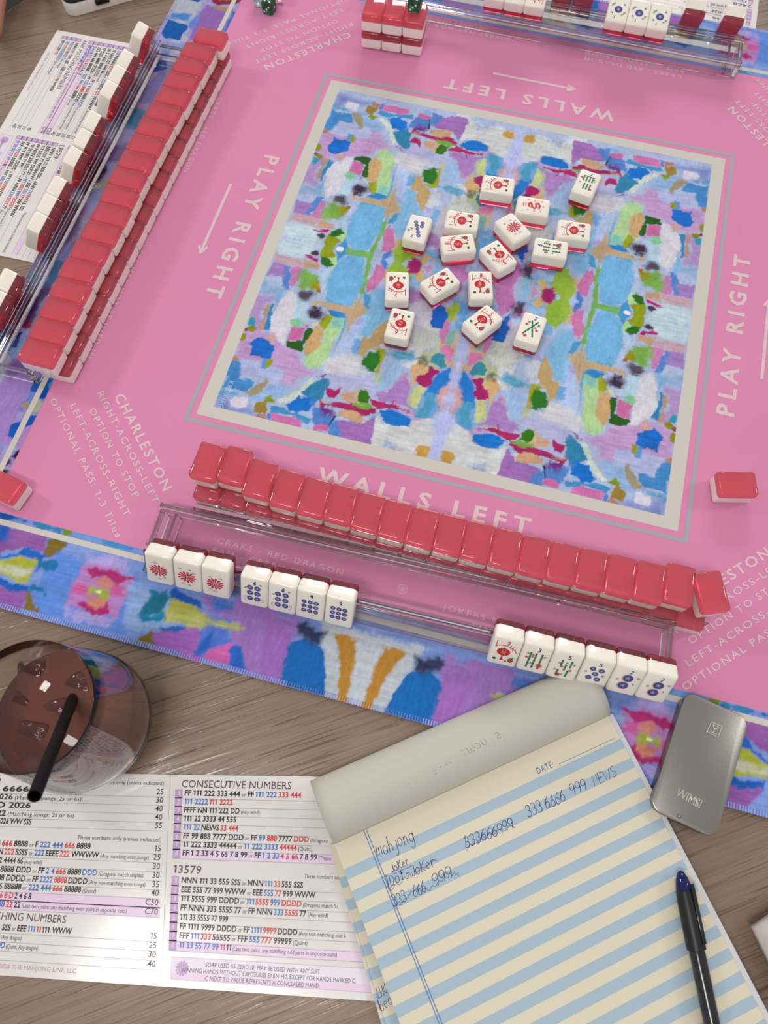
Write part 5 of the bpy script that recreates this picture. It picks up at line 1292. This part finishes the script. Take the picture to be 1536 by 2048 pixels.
for k in range(20):
    j = (k+1) % 20; Fc.append((40+k, 40+j, o_+40+j, o_+40+k)); Fc.append((j, k, o_+k, o_+j))
so = link('straw', mesh_data('straw', V, Fc, mat('black_plastic_straw', '0c0a0c', .55, g=1, spec=.25), smooth=40)); tag(so, 'black drinking straw leaning out of the glass over the score card', 'straw')

# ------------------------------------------------------------------ pen on the pad
zp = .058
pts_ = [at(1360.5, 1741, zp), at(1382, 1850, zp), at(1404, 1950, zp), at(1424, 2048, zp), at(1450, 2180, zp)]
pdir = Vector((pts_[3][0]-pts_[0][0], pts_[3][1]-pts_[0][1])); Lpn = .145; pdir.normalize()
penM = T(pts_[0][0]*U, pts_[0][1]*U, zp*U) @ Matrix(((pdir.x, -pdir.y, 0, 0), (pdir.y, pdir.x, 0, 0), (0, 0, 1, 0), (0, 0, 0, 1)))
pen = empty('ballpoint_pen', label='black ballpoint pen with dark blue end lying on the striped pad', cat='pen', M=penM)
BP = mat('black_gloss_plastic', '121216', .18, g=1, coat=.5); BS = mat('black_satin_plastic', '161618', .4, g=1); BT = mat('blue_clear_plastic', rough=.08, trans=.5, lin=(.01, .015, .16)); CH = mat('smoked_metal', 'b0aca8', .12, metal=1, g=1)
def along_x(prof_, nm, mt, n=28):
    V, Fc = lathe([(r, x) for x, r in prof_], n); V = [(z, x, y) for x, y, z in V]; return link(nm, mesh_data(nm, V, Fc, mt, smooth=40), pen)
along_x([(.0, .0002), (.001, .0022), (.005, .0041), (.010, .0053), (.0125, .0056)], 'cap_end', BT)
along_x([(.0124, .0056), (.020, .0061), (.045, .0063), (.0475, .0062), (.048, .0050)], 'cap', BS)
along_x([(.0478, .0050), (.050, .0052), (.11, .0052), (.125, .0050)], 'barrel', BP)
along_x([(.125, .0050), (.138, .0022), (.1385, .0010), (.141, .0006), (.1412, .0)], 'tip', CH)
link('clip', bm_mesh('clip', bm_box(.036, .0026, .0014, .0005, 2, (.026, .0040, .0058)), BP, 40), pen)

# ------------------------------------------------------------------ metal tin
tz = .062
c4 = [Vector(at(x, y, tz)) for x, y in ((1381, 1386), (1507, 1441), (1424, 1677), (1289, 1610))]
tc_ = sum(c4, Vector((0, 0)))/4; wv = ((c4[1]-c4[0])+(c4[2]-c4[3]))/2; hv = ((c4[0]-c4[3])+(c4[1]-c4[2]))/2
TWd, THt = wv.length*U, hv.length*U; ta = math.atan2(wv.y, wv.x)
tinM = T(tc_.x*U, tc_.y*U, .0004) @ Rz(ta)
METAL = mat('brushed_tin', '8c8a86', .36, metal=1, g=1.2); add_bump(METAL, 900, .00003, 2)
tin = empty('metal_tin', label='flat rounded grey metal tin with embossed lettering beside the striped notepad', cat='tin', M=tinM)
def rr(w_, h_, r): return rrect(-w_/2, w_/2, -h_/2, h_/2, r, 8)
prism('tin_base', rr(TWd-.0016, THt-.0016, .0080), 0, .0095, METAL, tin, r=.0004)
prism('sliding_lid', rr(TWd, THt, .0085), .0096, .0130, METAL, tin, r=.0011)
EMB = mat('embossed_bright_metal', 'd8d4ce', .12, metal=1, g=1.3)
def emboss_lines(nm, segs, wd):
    V = []; Fc = []
    for P_ in segs:
        v_, f_ = tube([(x, y, .01315) for x, y in P_], wd, 8); o_ = len(V); V += [tuple(q) for q in v_]; Fc += [tuple(o_+i for i in q) for q in f_]
    return link(nm, mesh_data(nm, V, Fc, EMB, smooth=40), tin)
hx, hy = TWd/2, THt/2
def tl(px, py):
    v = Vector(at(px, py, tz))-tc_; return (v.x*math.cos(ta)+v.y*math.sin(ta))*U, (-v.x*math.sin(ta)+v.y*math.cos(ta))*U
q4 = [tl(1336+x/6.825, 1360+y/6.825) for x, y in ((585, 570), (730, 640), (672, 785), (525, 705))]
segs = [[q4[0], q4[1]], [q4[1], q4[2]], [q4[2], q4[3]], [q4[3], q4[0]]]
def lp(u_, v_): a_ = Vector(q4[0]).lerp(Vector(q4[1]), u_); b_2 = Vector(q4[3]).lerp(Vector(q4[2]), u_); return tuple(a_.lerp(b_2, v_))
segs += [[lp(.22, .16), lp(.5, .52)], [lp(.78, .16), lp(.5, .52)], [lp(.22, .16), lp(.78, .16)], [lp(.5, .52), lp(.5, .80)], [lp(.3, .84), lp(.7, .84)]]
emboss_lines('embossed_emblem', segs, .0005)
w0, w1 = tl(1336+95/6.825, 1360+1575/6.825), tl(1336+425/6.825, 1360+1755/6.825)
cu = Flat(); put(cu, 'WIMS!', w0, w1, .0062, EMB, 0, .95, 0)
Vt = [(x, y, .0131) for x, y, z in cu.v]; o_ = len(Vt)
bm = bmesh.new(); vs = [bm.verts.new(v) for v in Vt]
for f_ in cu.f:
    try: bm.faces.new([vs[i] for i in f_])
    except ValueError: pass
e = bmesh.ops.extrude_face_region(bm, geom=bm.faces[:]); bmesh.ops.translate(bm, vec=(0, 0, .0005), verts=[v for v in e['geom'] if isinstance(v, bmesh.types.BMVert)])
link('embossed_lettering', bm_mesh('embossed_lettering', bm, EMB, 20), tin)
bx, by = tl(1336+148/6.825, 1360+1860/6.825)
bm = bmesh.new(); bmesh.ops.create_uvsphere(bm, u_segments=16, v_segments=8, radius=.0016, matrix=T(bx, by, .0127)); link('thumb_dimple', bm_mesh('thumb_dimple', bm, METAL, 60), tin)

# ------------------------------------------------------------------ folded napkin at the right edge
nz = .03
n0, n1, n2 = Vector(at(1498, 1852, nz)), Vector(at(1560, 1812, nz)), Vector(at(1550, 1960, nz)); dx_ = (n1-n0).normalized(); dy_ = (n2-n0).normalized()
NP = mat('paper_napkin', 'b0aaa4', .9, g=1.2, spec=.1); add_bump(NP, 500, .0004, 3); add_bump(NP, 40, .002, 2)
V = []; Fc = []; n = 14
for lay in range(2):
    for j in range(n+1):
        for i in range(n+1):
            p = n0+dx_*(.6*i/n+lay*.003)+dy_*(.6*j/n)
            V.append((p.x*U, p.y*U, (nz-.006*lay)*U+.0006*math.sin(i*1.3+j*.7)+.0004*math.cos(j*2.1)-.001*lay))
for j in range(n):
    for i in range(n): a_ = j*(n+1)+i; Fc.append((a_, a_+1, a_+n+2, a_+n+1))
V = V[:(n+1)**2]
no = link('paper_napkin', mesh_data('paper_napkin', V, Fc, NP, smooth=True)); sm = no.modifiers.new('plies', 'SOLIDIFY'); sm.thickness = .0075; sm.offset = -1
tag(no, 'folded white paper napkin poking in at the right edge of the table', 'napkin')

# ------------------------------------------------------------------ black and white device, and a resting hand, at the far left
q0 = at(146, 27, -.0); dv = at(240, 0, -.0); da = math.atan2(dv[1]-q0[1], dv[0]-q0[0])
DM = T(q0[0]*U, q0[1]*U, tab_z+.0003) @ Rz(da)
dev = empty('handheld_device', label='black topped white plastic device with rounded corner on the far part of the table', cat='device', M=DM)
WP_ = mat('white_gloss_plastic', 'c8c0bc', .2, g=1.2); BG = mat('black_glass_front', '08080a', .12, g=1)
o1 = rrect(-.006, .15, -.001, .075, .012, 8)
prism('white_shell', o1, 0, .0135, WP_, dev, r=.004)
prism('black_front', [(x*.985+.001, y*.985+.001) for x, y in o1], .0135, .0158, BG, dev, r=.0018)
bm = bm_box(.016, .003, .006, .0014, 3, (.035, -.0016, .0085)); link('side_button', bm_mesh('side_button', bm, BG, 40), dev)
# hand: palm, four fingers and thumb grown from one skeleton; only a fingertip reaches into the frame
def skin_mesh(nm, V, E, R, mt, root=0):
    me = bpy.data.meshes.new(nm); me.from_pydata(V, E, []); o_ = bpy.data.objects.new(nm, me); C.objects.link(o_)
    sk = o_.modifiers.new('skin', 'SKIN'); sk.use_smooth_shade = True; sb = o_.modifiers.new('sub', 'SUBSURF'); sb.levels = 2
    for i, r in enumerate(R): me.skin_vertices[0].data[i].radius = (r, r)
    me.skin_vertices[0].data[root].use_root = True
    dg = bpy.context.evaluated_depsgraph_get(); m2 = bpy.data.meshes.new_from_object(o_.evaluated_get(dg)); bpy.data.objects.remove(o_)
    m2.materials.clear(); m2.materials.append(mt); m2.polygons.foreach_set('use_smooth', [True]*len(m2.polygons)); return m2
SKIN = mat('skin', 'a06c5c', .5, g=1.15, sss=.2)
ft0 = at(1.5, 86, .03); fx, fy = ft0[0]*U, ft0[1]*U
V = []; E = []; R = []
def nd(x, y, z, r, p=None): V.append((x, y, z)); R.append(r); i = len(V)-1; (E.append((p, i)) if p is not None else None); return i
w0_ = nd(-.030, .215, .030, .024); pm = nd(-.026, .165, .024, .027, w0_); fa = nd(-.035, .30, .04, .030, w0_)
for k, (ox, L1, sp) in enumerate(((.000, 1.0, 0), (-.021, 1.08, -.004), (-.042, 1.0, -.009), (-.061, .8, -.015))):
    kn = nd(ox*.8-.004, .095+abs(ox)*.15, .021, .0105, pm); m1 = nd(ox+sp*.4, .095-.040*L1+abs(ox)*.3, .021, .0088, kn); m2 = nd(ox+sp*.7, .095-.066*L1+abs(ox)*.3, .015, .0080, m1); nd(ox+sp, .095-.088*L1+abs(ox)*.3, .0092, .0070, m2)
t1 = nd(.012, .135, .018, .0125, pm); t2 = nd(.030, .105, .014, .0105, t1); nd(.036, .080, .0105, .0088, t2)
hm = skin_mesh('skin_surface', V, E, R, SKIN)
ph = empty('person', label='person with only a fingertip in view, resting on the far left of the table', cat='person', M=T(fx-.0035, fy-.007, tab_z+.0016) @ Rz(math.radians(-4)) @ T(-.030, 0, 0))
ph.matrix_world = T(fx-.0065, fy-.004, tab_z+.0018) @ Rz(math.radians(14))
link('hand', hm, ph)
bm = bmesh.new(); bmesh.ops.create_uvsphere(bm, u_segments=14, v_segments=8, radius=1, matrix=Matrix.Translation((0, .013, .0165)) @ Matrix.Diagonal((.0052, .0068, .0014, 1)))
link('fingernail', bm_mesh('fingernail', bm, mat('nail', 'b08478', .25, g=1.1), 60), ph)
